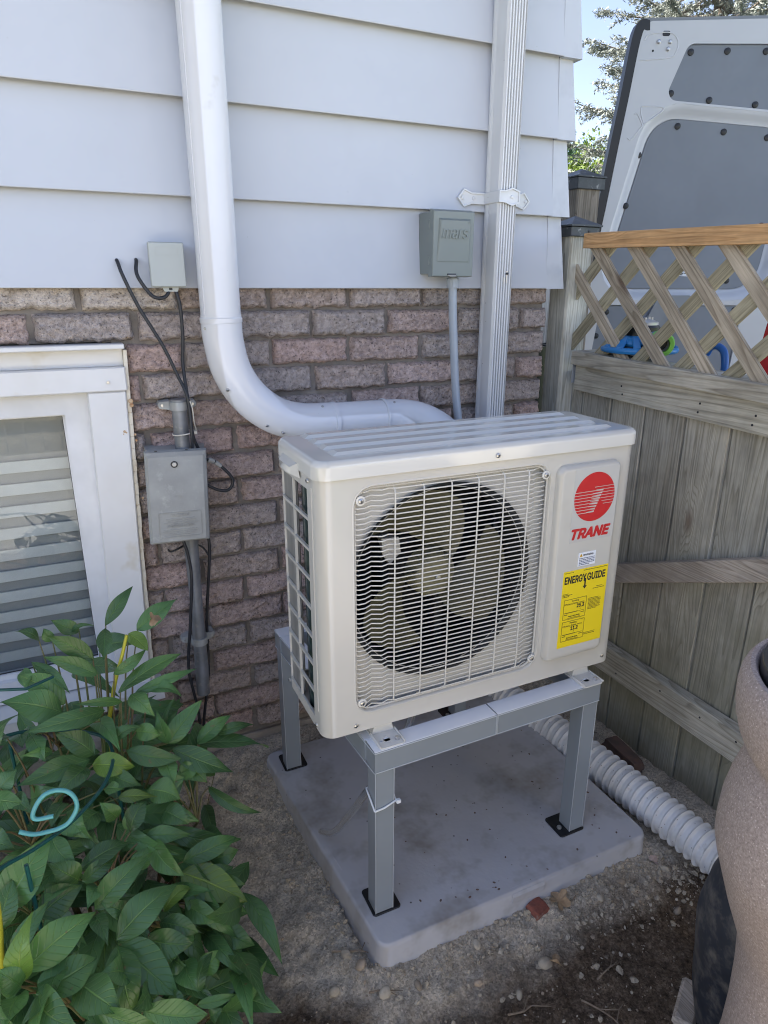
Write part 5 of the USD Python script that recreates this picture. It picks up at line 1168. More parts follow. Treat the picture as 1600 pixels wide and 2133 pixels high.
def spruce(x, y, h, rad, label, seed):
    g = np.random.default_rng(seed)
    T_ = thing('spruce_tree', label, 'tree', (x, y, -1.4))
    base = np.array([x, y, -1.4])
    obj('trunk', tube([base, base + (0.02, 0, h * .5), base + (0, 0, h)], [0.17, 0.11, 0.02], 12), 'bark', T_)
    Cs, As = [], []; limbs = []
    nb = 250
    for i in range(nb):
        t = (i + .5) / nb; z = 0.6 + (h - 0.7) * t
        L = rad * (1 - t) ** 0.8 * g.uniform(.75, 1.12); an = i * 2.39996 + g.uniform(-.3, .3)
        dr = np.array([math.cos(an), math.sin(an), 0])
        s = np.linspace(0.05, 1, 9)
        pts = base + np.array([0, 0, z]) + dr * (L * s)[:, None] + np.array([0, 0, 1.0]) * (-0.30 * L * s + 0.34 * L * s ** 2.2)[:, None]
        limbs.append(tube(pts, np.linspace(.028, .006, 9), 5))
        for j in range(int(26 * L / rad) + 8):
            u = g.uniform(0.12, 1); p = np.array([np.interp(u, s, pts[:, k]) for k in range(3)])
            side = np.cross(dr, [0, 0, 1.0]) * g.choice([-1, 1])
            out = (dr * g.uniform(.5, 1) + side * g.uniform(.2, 1) * (1.15 - u) * 1.4 + np.array([0, 0, g.uniform(-.35, .25)])); out /= np.linalg.norm(out)
            tw = L * .26 * (1.2 - u) + .10
            for q_ in range(36):
                Cs.append(p + out * tw * g.uniform(0, 1) + g.normal(size=3) * .024)
                As.append(out + g.normal(size=3) * .75)
    C, A = np.array(Cs), np.array(As); A /= np.linalg.norm(A, axis=1, keepdims=True)
    Bv = np.cross(A, g.normal(size=C.shape)); Bv /= np.linalg.norm(Bv, axis=1, keepdims=True)
    obj('limbs', limbs, 'bark', T_)
    obj('crown', quads(C, A, Bv, g.uniform(.026, .05, len(C)), .0095), 'spruce_needles', T_, smooth=False)
def broad(name, x, y, h, rad, mat_, label, seed, n=300, per=46, size=.055, squash=1.0, low=0.03):
    g = np.random.default_rng(seed)
    T_ = thing(name, label, 'tree', (x, y, -1.4))
    base = np.array([x, y, -1.4])
    obj('trunk', tube([base, base + (0.05, 0, h * .4), base + (-.05, .05, h * .85)], [0.13, 0.09, 0.02], 10), 'bark', T_)
    d = g.normal(size=(n, 3)); d /= np.linalg.norm(d, axis=1, keepdims=True)
    r = g.uniform(.45, 1.0, n) ** .6
    cz = h * (low + 1) / 2
    c = base + np.array([0, 0, cz]) + d * r[:, None] * np.array([rad, rad, (1 - low) * h / 2 * squash])
    c += (np.stack([fbm(c + k, .9, 3) for k in (1.1, 7.7, 3.9)], -1) - .5) * rad * .7
    obj('limbs', [tube(spline([base + (0, 0, h * .3), (base + (0, 0, h * .45) + cc) / 2 + (0, 0, .1), cc], 3), [.03] * 4 + [.022, .014, .006], 5) for cc in c[:26]], 'bark', T_)
    cc, a, b = leaf_cloud(c, g.uniform(.18, .34, n) * rad / 1.4, per, g)
    obj('crown', quads(cc, a, b, g.uniform(.7, 1.2, len(cc)) * size, size * .55), mat_, T_, smooth=False)
spruce(9.63, 6.98, 10.5, 2.9, 'tall pale blue green spruce rising behind the open van door', 11)
broad('leafy_tree', 10.9, 10.1, 4.5, 1.7, 'broad_leaves', 'bright yellow green tree behind the farther fence post', 12)
broad('cedar_tree', 10.75, 11.3, 4.8, 1.1, 'cedar_leaves', 'dark green conifer beside the house corner, left of the bright tree', 13, n=260, size=.04)

broad('bushy_shrub', 8.3, 7.9, 2.75, 1.25, 'broad_leaves', 'low green bush seen just above the farther fence post', 15, n=260, size=.04)
broad('bushy_shrub', 9.9, 8.0, 2.6, 1.2, 'cedar_leaves', 'low dark bush between the farther post and the van door', 16, n=240, size=.04)

# ------------------------------------------------------------------ urn, tub, odd pieces at the right
D = thing('garden_urn', 'large pinkish brown stone-effect garden urn at the right edge', 'urn', (0.873, -1.379, -1.41))
prof = [(0.0, -1.41), (0.125, -1.41), (0.128, -1.40), (0.124, -1.36), (0.112, -1.20), (0.1045, -1.12), (0.1035, -1.05), (0.106, -0.97), (0.1115, -0.905), (0.122, -0.875), (0.137, -0.835), (0.153, -0.785), (0.1625, -0.755), (0.1672, -0.735), (0.1678, -0.715), (0.1665, -0.68), (0.161, -0.645), (0.152, -0.61), (0.1435, -0.596),
        (0.1425, -0.591), (0.1445, -0.586), (0.155, -0.574), (0.164, -0.555), (0.1705, -0.534), (0.1738, -0.513), (0.1745, -0.497), (0.1730, -0.482), (0.169, -0.470), (0.1635, -0.463), (0.1575, -0.463), (0.1535, -0.468), (0.152, -0.482), (0.151, -0.50), (0.0, -0.52)]
P = np.array(prof)
obj('bowl', lathe(prof, (0.873, -1.379, 0), 96), 'urn_stone', D, smooth=40)
obj('liner', lathe([(0.148, -0.56), (0.1505, -0.50), (0.152, -0.459), (0.150, -0.453), (0.144, -0.453), (0.141, -0.465), (0.134, -0.60), (0.0, -0.61)], (0.873, -1.379, 0), 64), 'black_plastic', D, smooth=40)
D = thing('black_tub', 'dusty black plastic pot bulging out behind the urn', 'pot', (1.056, -1.226, -1.41))
g = np.random.default_rng(5)
m = lathe(np.column_stack([np.interp(np.linspace(-1.43, -0.965, 40), [-1.43, -1.40, -1.31, -1.22, -1.14, -1.06, -1.0, -0.975, -0.965], [.100, .108, .127, .134, .1385, .133, .119, .103, .09]), np.linspace(-1.43, -0.965, 40)]), (1.056, -1.226, 0), 72)
v = m.vertices; d = v - [1.056, -1.226, 0]; d[:, 2] = 0
v += d * ((fbm(v, 9, 3) - .5) * .10)[:, None]
m = trimesh.Trimesh(v, m.faces, process=False)
obj('tub_wall', m, 'tub_black', D, smooth=60)
obj('tub_rim', lathe([(.098, -0.985), (.108, -0.975), (.108, -0.962), (.098, -0.956), (.088, -0.962), (.086, -1.05), (0, -1.06)], (1.056, -1.226, 0), 64), 'tub_black', D, smooth=40)
def chunk(c, s, seed, rot=0, sub=2, rough=.25, boxy=1.0):
    m = trimesh.creation.box((1, 1, 1)) if boxy else trimesh.creation.icosphere(subdivisions=sub)
    if boxy:
        for _ in range(3): m = m.subdivide()
    v = m.vertices.copy()
    if boxy: v = v * 0.5 * 1.0 / np.maximum(np.linalg.norm(v, axis=1, keepdims=True) * .35 + .65, .3)
    v = v * (1 + rough * (fbm(v * 2.2 + seed * 7.7, 1.0, 3) - .5)[:, None] * 2)
    v = v * np.array(s)
    R_ = Rotation.from_euler('xyz', rot if np.ndim(rot) else (0, 0, rot)).as_matrix()
    return trimesh.Trimesh(v @ R_.T + np.array(c), m.faces, process=False)
def on(x, y, dz=0): return (x, y, float(ground_z(x, y)) + dz)
D = thing('wood_offcut', 'short pale split timber piece leaning beside the black pot', 'wood', (0.98, -1.13, -1.4))
obj('piece', beam((1.028, -1.100, -1.385), (0.928, -1.160, -1.372), 0.042, 0.022, .006), 'fence_rail_1', D)
obj('broken_brick_red', chunk(on(0.836, -0.822, .006), (0.075, 0.062, 0.034), 3, (0.15, .1, .25)), 'brick_red', label='broken red brick piece in front of the pad', cat='brick')
obj('muddy_brick', chunk((1.405, -0.50, -1.362), (0.085, 0.235, 0.062), 5, (0.0, 0.1, -0.06)), 'brick_muddy', label='muddy red brick lying between drain pipe and fence', cat='brick')
def curled_leaf(c, size, seed, rot, lob=5):
    g = np.random.default_rng(seed); a = np.linspace(0, 2 * np.pi, 40, endpoint=False)
    r = size * (0.55 + 0.45 * np.abs(np.cos(a * lob / 2)) ** 1.4) * (0.9 + .2 * g.random(40))
    V = [(0, 0, 0)]; F = []
    for s in (.35, .7, 1.0):
        x, y = r * s * np.cos(a), r * s * np.sin(a)
        z = size * .35 * (s ** 2) * np.sin(a * 2 + seed) + size * .25 * s * s
        V += list(zip(x, y, z))
    for j in range(40): F.append((0, 1 + j, 1 + (j + 1) % 40))
    for k in range(2):
        for j in range(40):
            p, q = 1 + k * 40 + j, 1 + k * 40 + (j + 1) % 40
            F += [(p, p + 40, q + 40), (p, q + 40, q)]
    V = np.array(V) @ Rotation.from_euler('xyz', rot).as_matrix().T + np.array(c)
    return trimesh.Trimesh(V, np.array(F), process=False)
D = thing('dry_leaf', 'curled tan dry leaf beside the broken red brick', 'dry leaf', on(0.893, -0.828))
obj('blade', curled_leaf(on(0.893, -0.828, .010), 0.026, 2, (.2, -.15, .4)), 'dry_leaf', D, smooth=True)
obj('stalk', tube(spline([on(0.905, -0.832, .012), on(0.925, -0.838, .010), on(0.94, -0.832, .006)], 4), .0011, 5), 'twig', D)
D = thing('dry_leaf', 'crumpled pale pinkish dry leaf near the wall under the plant', 'dry leaf', on(0.21, -0.16))
obj('blade', curled_leaf(on(0.21, -0.17, .012), 0.022, 4, (.3, .4, 1.2)), 'dry_leaf_pink', D, smooth=True)
D = thing('dry_leaf', 'torn pale leaf scrap at the right front pad corner', 'dry leaf', on(1.19, -0.83))
obj('blade', curled_leaf(on(1.19, -0.833, .008), 0.014, 6, (.5, .1, .2), 3), 'dry_leaf_pink', D, smooth=True)
D = thing('dry_leaf', 'brown dead leaf lying on the dark soil in front of the brick piece', 'dry leaf', on(0.80, -0.935))
obj('blade', curled_leaf(on(0.80, -0.935, .008), 0.017, 8, (.2, .5, .9), 3), 'dry_leaf', D, smooth=True)
TW = [('branched dry twig on dark soil at the lower edge of the photo', [(0.80, -1.02), (0.82, -1.05), (0.835, -1.085), (0.83, -1.12)]), ('crooked twig among stones at the lower edge of the photo', [(0.64, -0.985), (0.675, -0.99), (0.70, -0.985), (0.72, -0.995)]), ('thin pale twig lying on soil between plant and pad', [(0.36, -0.72), (0.39, -0.735), (0.42, -0.742), (0.45, -0.755)]), ('straight dry stalk on dark soil in front of the red brick piece', [(0.86, -1.0), (0.90, -0.995), (0.935, -0.99)]), ('forked root twig on soil left of the pad corner', [(0.40, -0.83), (0.43, -0.84), (0.455, -0.86)])]
for i, (lb, pts) in enumerate(TW):
    T_ = thing('twig', lb, 'twig', on(*pts[0]))
    p = [on(x, y, .006) for x, y in pts]
    obj('stem', tube(spline(p, 5), np.linspace(.0022, .0009, 5 * (len(p) - 1) + 1), 5), 'twig', T_)
    for k in (1, len(p) - 2):
        q_ = np.array(p[k]); obj('side_shoot', tube([q_, q_ + np.array([.018, .014 * (-1) ** (k + i), .006]), q_ + np.array([.034, .020 * (-1) ** (k + i), .004])], [.0012, .001, .0006], 5), 'twig', T_)

# stones: the large ones one by one, the rubble as stuff
ST = [('pale angular stone on the dark soil, largest in front of the pad', .78, -.925, .017), ('grey pebble pair stone right of the dry leaf', .99, -.86, .011), ('white chip of stone right of the pad front', 1.07, -.845, .012), ('round pebble against the left pad edge', .405, -.775, .014),
      ('flat pale pebble beside the left pad edge', .385, -.74, .013), ('grey stone at the left foot of the pad corner', .43, -.845, .015), ('tan pebble just off the front pad corner', .50, -.86, .012), ('small cream pebble in the middle of the bare soil', .62, -.905, .010),
      ('oval pebble on the dark soil below the pad', .69, -.955, .011), ('pale stone near the drain pipe', 1.20, -.86, .011), ('chalky stone beside the black pot', 1.15, -.95, .012), ('pale pebble left of the crooked twig', .585, -.99, .010), ('dull brown stone by the plant', .335, -.80, .012), ('broken concrete crumb by the front pad edge', .66, -.835, .012)]
for i, (lb, x, y, r) in enumerate(ST):
    obj('stone', chunk(on(x, y, r * .25), (r, r * .8, r * .6), i + 20, (.2 * i, .1, i * 1.3), 2, .22, 0), 'stone_%d' % (i % 4), smooth=60, label=lb, cat='stone')
g = np.random.default_rng(17)
ico = trimesh.creation.icosphere(subdivisions=1)
PP = PADP.buffer(-.004)
ico0 = trimesh.creation.icosahedron()
def rubble(N, place, rlo, rhi, seed):
    g = np.random.default_rng(seed); V, F = [], []; n = 0
    xy = place(g, N)
    z = ground_z(xy[:, 0], xy[:, 1])
    for (x, y), zz in zip(xy, z):
        if .40 < x < 1.19 and -.79 < y < -.1 and PP.contains(Point(x, y)): continue
        r = rlo * (rhi / rlo) ** (g.random() ** 3.0)
        B0 = ico if r > .0045 else ico0
        v = B0.vertices * (1 + .75 * (g.random((len(B0.vertices), 1)) - .5)) * r * np.array([1, g.uniform(.65, 1), g.uniform(.45, .8)])
        v = v @ Rotation.random(random_state=int(g.integers(1 << 30))).as_matrix().T + (x, y, zz + r * .15)
        V.append(v); F.append(B0.faces + n); n += len(v)
    return trimesh.Trimesh(np.vstack(V), np.vstack(F), process=False)
def near_pad(g, N):
    out = []
    while len(out) < N:
        t = g.random(); 
        if t < .36: p = (g.uniform(.45, 1.3), -.802 - abs(g.normal()) * .05)
        elif t < .62: s = g.random(); p = (.385 + .06 * s - abs(g.normal()) * .05, -.085 - .72 * s)
        elif t < .76: p = (g.normal(1.08, .12), g.normal(-.87, .045))
        elif t < .90: p = (1.2 + abs(g.normal()) * .05, g.uniform(-.95, -.2))
        else: p = (g.uniform(.3, 1.3), g.uniform(-1.15, -.8))
        out.append(p)
    return np.array(out)
def everywhere(g, N): return np.column_stack([g.uniform(-.1, 1.45, N), g.uniform(-1.4, -.02, N)])
for i, (n, f, lo, hi) in enumerate(((2300, near_pad, .0012, .0095), (1300, near_pad, .0011, .0070), (2200, everywhere, .0009, .0050), (1900, everywhere, .0009, .0055))):
    obj('rubble', rubble(n, f, lo, hi, 50 + i), 'stone_%d' % i, smooth=False, kind='stuff', label=['grey rubble scattered along the pad edges', 'pale rubble scattered along the pad edges', 'fine brown grit over the soil', 'scattered tan grit over the soil'][i], cat='gravel')
def on_pad(g, N): return np.column_stack([g.uniform(.5, 1.17, N), np.clip(-.79 + abs(g.normal(0, .22, N)), -.79, -.12)])
V, F = [], []; n = 0
g = np.random.default_rng(4)
for x, y in on_pad(g, 70):
    r = .0006 + .0022 * g.random() ** 2; v = ico.vertices * r * np.array([1.6, 1, .4]) @ Rotation.from_euler('z', g.uniform(0, 3)).as_matrix().T + (x, y, -1.3192)
    V.append(v); F.append(ico.faces + n); n += len(v)
obj('pad_grit', trimesh.Trimesh(np.vstack(V), np.vstack(F), process=False), 'brick_muddy', smooth=False, kind='stuff', label='crumbs of dark soil lying on the pad', cat='dirt')

# ------------------------------------------------------------------ peony with its wire support
PEONY_LEAVES = [[0.004,-0.318,-0.694,0.072,-0.278,-0.627,0.035],[0.066,-0.324,-0.715,0.162,-0.293,-0.67,0.048],[0.048,-0.329,-0.717,0.081,-0.375,-0.742,0.042],[0.005,-0.321,-0.698,-0.008,-0.39,-0.735,0.037],[-0.026,-0.369,-0.742,-0.107,-0.352,-0.675,0.046],[-0.022,-0.391,-0.766,-0.117,-0.383,-0.704,0.039],[-0.066,-0.327,-0.689,-0.018,-0.335,-0.677,0.015],[-0.122,-0.34,-0.689,-0.161,-0.344,-0.654,0.029],[-0.099,-0.34,-0.694,-0.112,-0.34,-0.662,0.027],[-0.046,-0.325,-0.691,-0.096,-0.328,-0.652,0.037],[-0.09,-0.436,-0.79,-0.164,-0.41,-0.717,0.062],[-0.141,-0.372,-0.716,-0.077,-0.441,-0.766,0.029],[-0.154,-0.382,-0.721,-0.15,-0.435,-0.74,0.031],[-0.095,-0.449,-0.8,-0.196,-0.453,-0.744,0.071],[-0.019,-0.446,-0.819,-0.159,-0.499,-0.791,0.045],[-0.03,-0.462,-0.831,-0.069,-0.499,-0.819,0.028],[0.016,-0.433,-0.817,-0.074,-0.458,-0.783,0.022],[0.011,-0.419,-0.802,0.15,-0.379,-0.763,0.047],[0.041,-0.42,-0.812,0.177,-0.4,-0.796,0.029],[0.067,-0.417,-0.815,0.134,-0.442,-0.827,0.035],[0.034,-0.422,-0.811,0.071,-0.475,-0.84,0.046],[0.006,-0.391,-0.773,0.08,-0.37,-0.739,0.029],[-0.218,-0.516,-0.815,-0.169,-0.476,-0.762,0.042],[-0.152,-0.484,-0.812,-0.131,-0.544,-0.834,0.04],[-0.12,-0.51,-0.843,-0.17,-0.536,-0.816,0.023],[-0.057,-0.52,-0.872,-0.181,-0.584,-0.844,0.051],[-0.049,-0.513,-0.869,-0.11,-0.501,-0.81,0.052],[-0.064,-0.532,-0.88,-0.121,-0.598,-0.876,0.046],[-0.055,-0.529,-0.88,0.02,-0.551,-0.892,0.054],[0.009,-0.507,-0.883,0.111,-0.539,-0.913,0.045],[-0.016,-0.497,-0.866,0.045,-0.488,-0.847,0.029],[0.098,-0.491,-0.918,0.214,-0.548,-0.976,0.056],[0.091,-0.489,-0.907,0.174,-0.449,-0.848,0.049],[0.091,-0.489,-0.907,0.077,-0.456,-0.841,0.034],[0.097,-0.483,-0.907,0.114,-0.443,-0.831,0.029],[0.153,-0.462,-0.946,0.235,-0.436,-0.911,0.04],[0.153,-0.462,-0.946,0.305,-0.486,-0.985,0.048],[0.185,-0.438,-0.951,0.286,-0.438,-0.948,0.028],[0.032,-0.478,-0.864,0.08,-0.505,-0.872,0.041],[0.159,-0.517,-1.018,0.259,-0.579,-1.078,0.03],[-0.018,-0.579,-0.932,0.051,-0.597,-0.94,0.028],[-0.005,-0.632,-0.975,0.033,-0.599,-0.937,0.044],[-0.012,-0.629,-0.97,0.006,-0.606,-0.931,0.028],[0.08,-0.655,-1.062,0.193,-0.635,-1.063,0.046],[0.019,-0.638,-0.989,0.101,-0.655,-1.003,0.037],[0.03,-0.641,-0.996,0.072,-0.721,-1.031,0.051],[0.071,-0.674,-1.066,0.184,-0.74,-1.127,0.071],[-0.096,-0.691,-0.972,-0.0,-0.664,-0.969,0.043],[-0.093,-0.709,-0.982,-0.031,-0.686,-0.969,0.034],[-0.078,-0.751,-1.009,0.027,-0.711,-0.962,0.051],[-0.075,-0.751,-1.01,-0.012,-0.748,-1.01,0.036],[-0.051,-0.799,-1.041,0.057,-0.759,-1.003,0.064],[-0.003,-0.795,-1.065,0.071,-0.822,-1.083,0.054],[0.031,-0.749,-1.068,0.088,-0.729,-1.054,0.039],[0.07,-0.717,-1.101,0.132,-0.765,-1.124,0.043],[-0.205,-0.747,-0.946,-0.125,-0.707,-0.861,0.073],[-0.16,-0.763,-0.973,-0.09,-0.731,-0.966,0.059],[-0.096,-0.706,-0.979,-0.139,-0.7,-0.929,0.051],[-0.132,-0.641,-0.929,-0.098,-0.704,-0.947,0.045],[-0.179,-0.843,-0.984,-0.072,-0.803,-0.96,0.066],[-0.194,-0.821,-0.972,-0.138,-0.781,-0.928,0.034],[-0.18,-0.86,-0.986,-0.16,-0.82,-0.904,0.048],[-0.164,-0.879,-0.997,-0.079,-0.841,-1.012,0.068],[-0.16,-0.877,-0.999,-0.112,-0.951,-1.003,0.066],[-0.182,-0.879,-0.986,-0.194,-0.951,-0.952,0.045],[-0.046,-0.802,-1.045,0.032,-0.892,-1.1,0.077],[-0.049,-0.805,-1.044,-0.04,-0.895,-1.103,0.068],[-0.11,-0.86,-1.026,-0.052,-0.929,-1.04,0.065],[-0.087,-0.904,-1.046,-0.003,-0.951,-1.072,0.042],[-0.024,-0.904,-1.084,0.071,-0.931,-1.116,0.056],[0.053,-0.807,-1.136,0.065,-0.873,-1.133,0.05],[0.113,-0.731,-1.171,0.183,-0.777,-1.199,0.054],[0.133,-0.77,-1.229,0.188,-0.847,-1.261,0.062],[0.061,-0.86,-1.179,0.13,-0.863,-1.189,0.021],[0.067,-0.839,-1.177,0.101,-0.799,-1.146,0.037],[-0.182,-0.869,-0.985,-0.209,-0.863,-0.944,0.046],[-0.079,-0.76,-1.012,-0.063,-0.826,-1.013,0.033],[-0.219,-0.722,-0.93,-0.18,-0.689,-0.907,0.044],[-0.221,-0.641,-0.892,-0.188,-0.675,-0.894,0.049],[-0.22,-0.581,-0.858,-0.17,-0.607,-0.864,0.041],[-0.189,-0.577,-0.867,-0.158,-0.624,-0.878,0.036],[-0.215,-0.786,-0.952,-0.185,-0.746,-0.895,0.051],[-0.193,-0.484,-0.799,-0.219,-0.517,-0.786,0.047],[-0.207,-0.565,-0.852,-0.177,-0.555,-0.828,0.041],[-0.111,-0.587,-0.903,-0.131,-0.643,-0.9,0.041],[-0.106,-0.603,-0.916,-0.071,-0.662,-0.935,0.055],[-0.054,-0.6,-0.934,-0.097,-0.659,-0.923,0.05],[-0.038,-0.565,-0.914,-0.005,-0.586,-0.911,0.028],[-0.082,-0.632,-0.944,-0.057,-0.678,-0.951,0.036],[0.06,-0.56,-0.948,0.11,-0.567,-0.939,0.038],[0.102,-0.524,-0.959,0.149,-0.531,-0.949,0.044],[0.118,-0.505,-0.957,0.154,-0.552,-0.978,0.049],[0.077,-0.518,-0.923,0.087,-0.577,-0.944,0.043],[-0.027,-0.539,-0.898,0.029,-0.582,-0.919,0.038],[0.036,-0.568,-0.943,0.094,-0.601,-0.959,0.057],[0.061,-0.595,-0.982,0.101,-0.635,-0.995,0.052],[0.104,-0.678,-1.114,0.178,-0.665,-1.106,0.049],[0.135,-0.627,-1.107,0.195,-0.631,-1.102,0.045],[0.149,-0.646,-1.144,0.194,-0.676,-1.152,0.025],[0.115,-0.707,-1.154,0.188,-0.727,-1.169,0.054],[0.131,-0.734,-1.198,0.159,-0.8,-1.213,0.054],[0.047,-0.787,-1.116,0.071,-0.768,-1.088,0.046],[0.035,-0.813,-1.115,0.05,-0.843,-1.102,0.041],[-0.018,-0.76,-1.042,-0.066,-0.76,-0.99,0.036],[-0.127,-0.805,-1.003,-0.148,-0.786,-0.959,0.048],[-0.008,-0.741,-1.038,0.021,-0.787,-1.043,0.045],[0.021,-0.769,-1.067,0.083,-0.805,-1.084,0.041],[-0.129,-0.85,-1.013,-0.142,-0.922,-0.984,0.05],[-0.042,-0.85,-1.062,-0.076,-0.87,-1.019,0.052],[-0.013,-0.866,-1.082,-0.041,-0.929,-1.047,0.043],[0.015,-0.88,-1.115,0.042,-0.926,-1.11,0.048],[-0.212,-0.879,-0.969,-0.186,-0.948,-0.958,0.045],[-0.122,-0.715,-0.972,-0.147,-0.761,-0.95,0.048],[-0.065,-0.715,-0.999,-0.085,-0.768,-0.982,0.036],[-0.0,-0.69,-1.014,0.02,-0.674,-0.983,0.041],[-0.023,-0.609,-0.952,-0.048,-0.606,-0.911,0.037],[0.078,-0.811,-1.177,0.118,-0.792,-1.158,0.043],[0.079,-0.867,-1.21,0.101,-0.874,-1.194,0.028],[0.045,-0.88,-1.162,0.009,-0.923,-1.117,0.04],[-0.143,-0.901,-1.011,-0.157,-0.951,-0.976,0.045]]
def leaf_mesh(B, T, w, g, droop=None, nu=15, nv=8):
    B, T = np.array(B), np.array(T); ax = T - B; L = np.linalg.norm(ax); ax /= L
    up = np.array([-.12, -.60, .78]) + g.normal(size=3) * .22
    n = up - ax * (up @ ax); n /= np.linalg.norm(n); s = np.cross(n, ax)
    droop = g.uniform(.02, .24) if droop is None else droop
    tw = g.normal() * .45
    u = np.linspace(0, 1, nu); v = np.linspace(-1, 1, nv + 1)
    U_, V_2 = np.meshgrid(u, v, indexing='ij')
    k = g.uniform(.72, .92)
    half = w / 2 * np.sin(np.pi * np.clip(U_, 0, 1) ** k) ** g.uniform(.75, .95) * (1 - .34 * U_ ** 3)
    ph = g.uniform(0, 6)
    fold = g.uniform(.10, .34)
    hgt = fold * np.abs(V_2) * half * (1 - .3 * np.abs(V_2)) + .07 * w * np.sin(U_ * 8 + ph + V_2 * 1.2) * np.abs(V_2) ** 1.5
    vein = np.abs(((U_ - .20 * np.abs(V_2)) * 9) % 1 - .5)
    arc = droop * L * (4 * (U_ - U_ ** 2)) - droop * L * .35 * np.maximum(U_ - .6, 0) ** 2 * 6
    bend = g.uniform(-.06, .06) * L * 4 * (U_ - U_ ** 2)
    ct, st_ = np.cos(tw * (U_ - .3)), np.sin(tw * (U_ - .3))
    a1, a2 = V_2 * half, hgt
    P = B + ax * (U_ * L)[..., None] + s * (a1 * ct - a2 * st_ + bend)[..., None] + n * (a1 * st_ + a2 * ct + arc)[..., None]
    nr = nv + 1
    q = [(i * nr + j, (i + 1) * nr + j, (i + 1) * nr + j + 1, i * nr + j + 1) for i in range(nu - 1) for j in range(nv)]
    return P.reshape(-1, 3), np.array(q), np.stack([U_.ravel(), V_2.ravel()], -1)
PB = np.array([-0.06, -0.52, -1.40])
PY = thing('peony_plant', 'leafy dark green peony plant in front of the window', 'plant', tuple(PB))
g = np.random.default_rng(23)
stalks = []
tops = []
for i in range(13):
    a = i * 2.4; tgt = np.array([-0.07 + .24 * math.cos(a) * (.4 + .6 * g.random()), -0.56 + .22 * math.sin(a) * (.4 + .6 * g.random()), -0.92 - .18 * g.random()]); tgt[2] -= .6 * max(0, tgt[0] + .08)
    b0 = PB + np.array([.05 * math.cos(a), .05 * math.sin(a), 0])
    pts = spline([b0, (b0 * .6 + tgt * .4) + (0, 0, .08), tgt], 6); tops.append(pts)
    stalks.append(tube(pts, np.linspace(.0048, .0026, len(pts)), 7))
def put_leaf(B, T, w, mat_, i):
    v, q, uv = leaf_mesh(B, T, w, g)
    f = np.vstack([q[:, [0, 1, 2]], q[:, [0, 2, 3]]])
    obj('leaf', trimesh.Trimesh(v, f, process=False), mat_, PY, smooth=True, uv=uv)
    # petiole to the nearest stalk point below
    allp = np.vstack(tops); c = np.array(B)
    dd = np.linalg.norm(allp - c, axis=1) + 4 * np.maximum(allp[:, 2] - c[2] + .05, 0); p = allp[np.argmin(dd)]
    if np.linalg.norm(p - c) > .17:
        h_ = PB - c; h_[2] = 0; p = c + h_ * .28 + np.array([0, 0, -.16 - .05 * g.random()])
    if True:
        mid = (p + c) / 2 + np.array([0, 0, .02])
        stalks.append(tube(spline([p, mid, c + (np.array(T) - c) * .03], 5), np.linspace(.0024, .0013, 11), 6))
FRESH = {2, 28, 46, 53, 40, 61}
for i, L_ in enumerate(PEONY_LEAVES):
    put_leaf(L_[:3], L_[3:6], L_[6] * .90, 'leaf_fresh' if i in FRESH else ('leaf_mid' if g.random() < .35 else 'leaf_deep'), i)
def inner_leaf():
    while True:
        B = np.array([g.uniform(-0.55, 0.22), 0.0, g.uniform(-1.34, -0.80)])
        if B[2] > -0.80 - .95 * max(0, B[0]) - .25 * g.random(): continue
        front = -.3 - 1.17 * (-.7 - B[2]) + .08
        B[1] = front + abs(g.normal()) * .13 if g.random() < .75 else g.uniform(front, -0.12)
        if B[1] > -.10: continue
        out = np.array([B[0] + .12, min(B[1] + .45, 0) * 1.0 - .12, 0]); out /= np.linalg.norm(out)
        d = out * g.uniform(.2, 1) + np.array([g.normal() * .55, g.normal() * .4, g.uniform(-.45, .45)]); d /= np.linalg.norm(d)
        if (B + d * .16)[1] > -.04 or (B + d * .165)[0] > (.30 if B[2] > -1.02 else .235): continue
        return B, B + d * g.uniform(.11, .175), g.uniform(.032, .052)
for i in range(165):           # the inner leaves that fill the bush
    B, T, w_ = inner_leaf()
    put_leaf(B, T, w_, 'leaf_deep' if g.random() < .8 else 'leaf_mid', i)
V, F, UV = [], [], []; n = 0
for i in range(260):
    B, T, w_ = inner_leaf(); B[1] += .05; T[1] += .05
    if T[1] > -.05: continue
    v, q, uv = leaf_mesh(B, T, w_, g, nu=9, nv=4)
    V.append(v); UV.append(uv); F.append(np.vstack([q[:, [0, 1, 2]], q[:, [0, 2, 3]]]) + n); n += len(v)
obj('inner_leaves', trimesh.Trimesh(np.vstack(V), np.vstack(F), process=False), 'leaf_deep', PY, smooth=True, uv=np.vstack(UV), kind='stuff')
obj('stalks', stalks, 'stem_green', PY, smooth=60, kind='stuff')
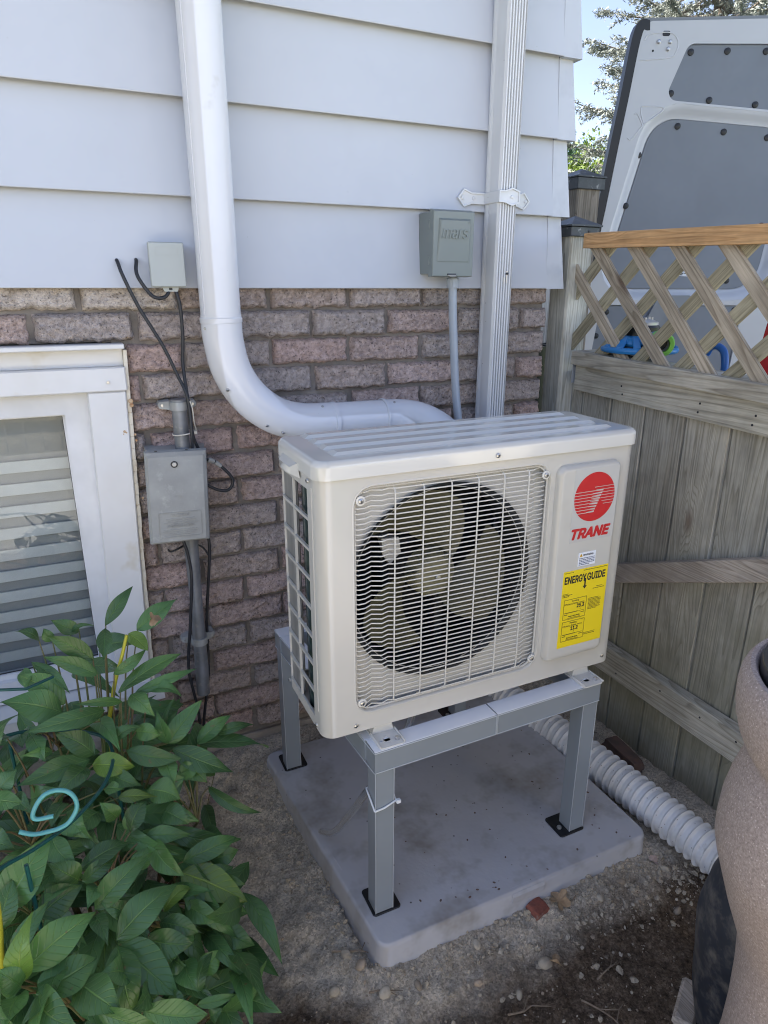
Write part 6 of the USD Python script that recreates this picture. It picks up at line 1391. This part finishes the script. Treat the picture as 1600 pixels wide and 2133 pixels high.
obj('yellow_stem', tube(spline([(-0.02, -0.40, -1.05), (-0.017, -0.38, -0.911), (-0.006, -0.38, -0.853), (0.008, -0.38, -0.797), (0.027, -0.378, -0.744), (0.043, -0.374, -0.696)], 5), np.linspace(.0052, .0034, 26), 9), 'stem_yellow', PY, smooth=60, label='bright yellow green stem')
obj('yellow_stem', tube(spline([(-0.225, -0.78, -1.08), (-0.212, -0.8, -0.985), (-0.205, -0.8, -0.928), (-0.20, -0.80, -0.86)], 5), .0042, 9), 'stem_yellow', PY, smooth=60)
obj('wilted_leaf_tip', curled_leaf((0.098, -0.395, -0.66), .016, 3, (1.0, .2, .5), 3), 'dry_leaf', PY, smooth=True)
D = thing('plant_support', 'green wire plant support ring with a pale curled end in the peony', 'plant support', (-0.1, -0.6, -1.4))
obj('curled_end', tube(spline([(-0.167, -0.72, -0.831), (-0.148, -0.722, -0.842), (-0.13, -0.722, -0.845), (-0.110, -0.722, -0.845), (-0.094, -0.722, -0.838), (-0.080, -0.72, -0.818), (-0.080, -0.718, -0.798), (-0.090, -0.716, -0.782), (-0.107, -0.715, -0.775), (-0.124, -0.716, -0.778), (-0.137, -0.718, -0.792), (-0.144, -0.72, -0.808), (-0.138, -0.721, -0.816), (-0.115, -0.723, -0.817)], 6), .0037, 10), 'cage_pale', D, smooth=60)
obj('ring', tube(spline([(-0.215, -0.86, -0.80), (-0.188, -0.80, -0.822), (-0.148, -0.75, -0.848), (-0.099, -0.70, -0.862), (-0.059, -0.65, -0.866), (-0.030, -0.60, -0.866), (-0.016, -0.53, -0.87), (-0.03, -0.46, -0.87), (-0.10, -0.42, -0.86), (-0.2, -0.42, -0.84), (-0.30, -0.5, -0.83)], 6), .0034, 10), 'cage_teal', D, smooth=60)
obj('ring', tube([(-0.30, -0.50, -0.688), (-0.185, -0.50, -0.692), (-0.145, -0.50, -0.701), (-0.10, -0.46, -0.71)], .0030, 8), 'cage_teal', D, smooth=60)
for x, y in ((-0.016, -0.53), (-0.16, -0.765), (-0.2, -0.42)):
    obj('leg', tube([(x, y, -0.86), (x + .005, y + .004, -1.43)], .0034, 8), 'cage_teal', D, smooth=60)
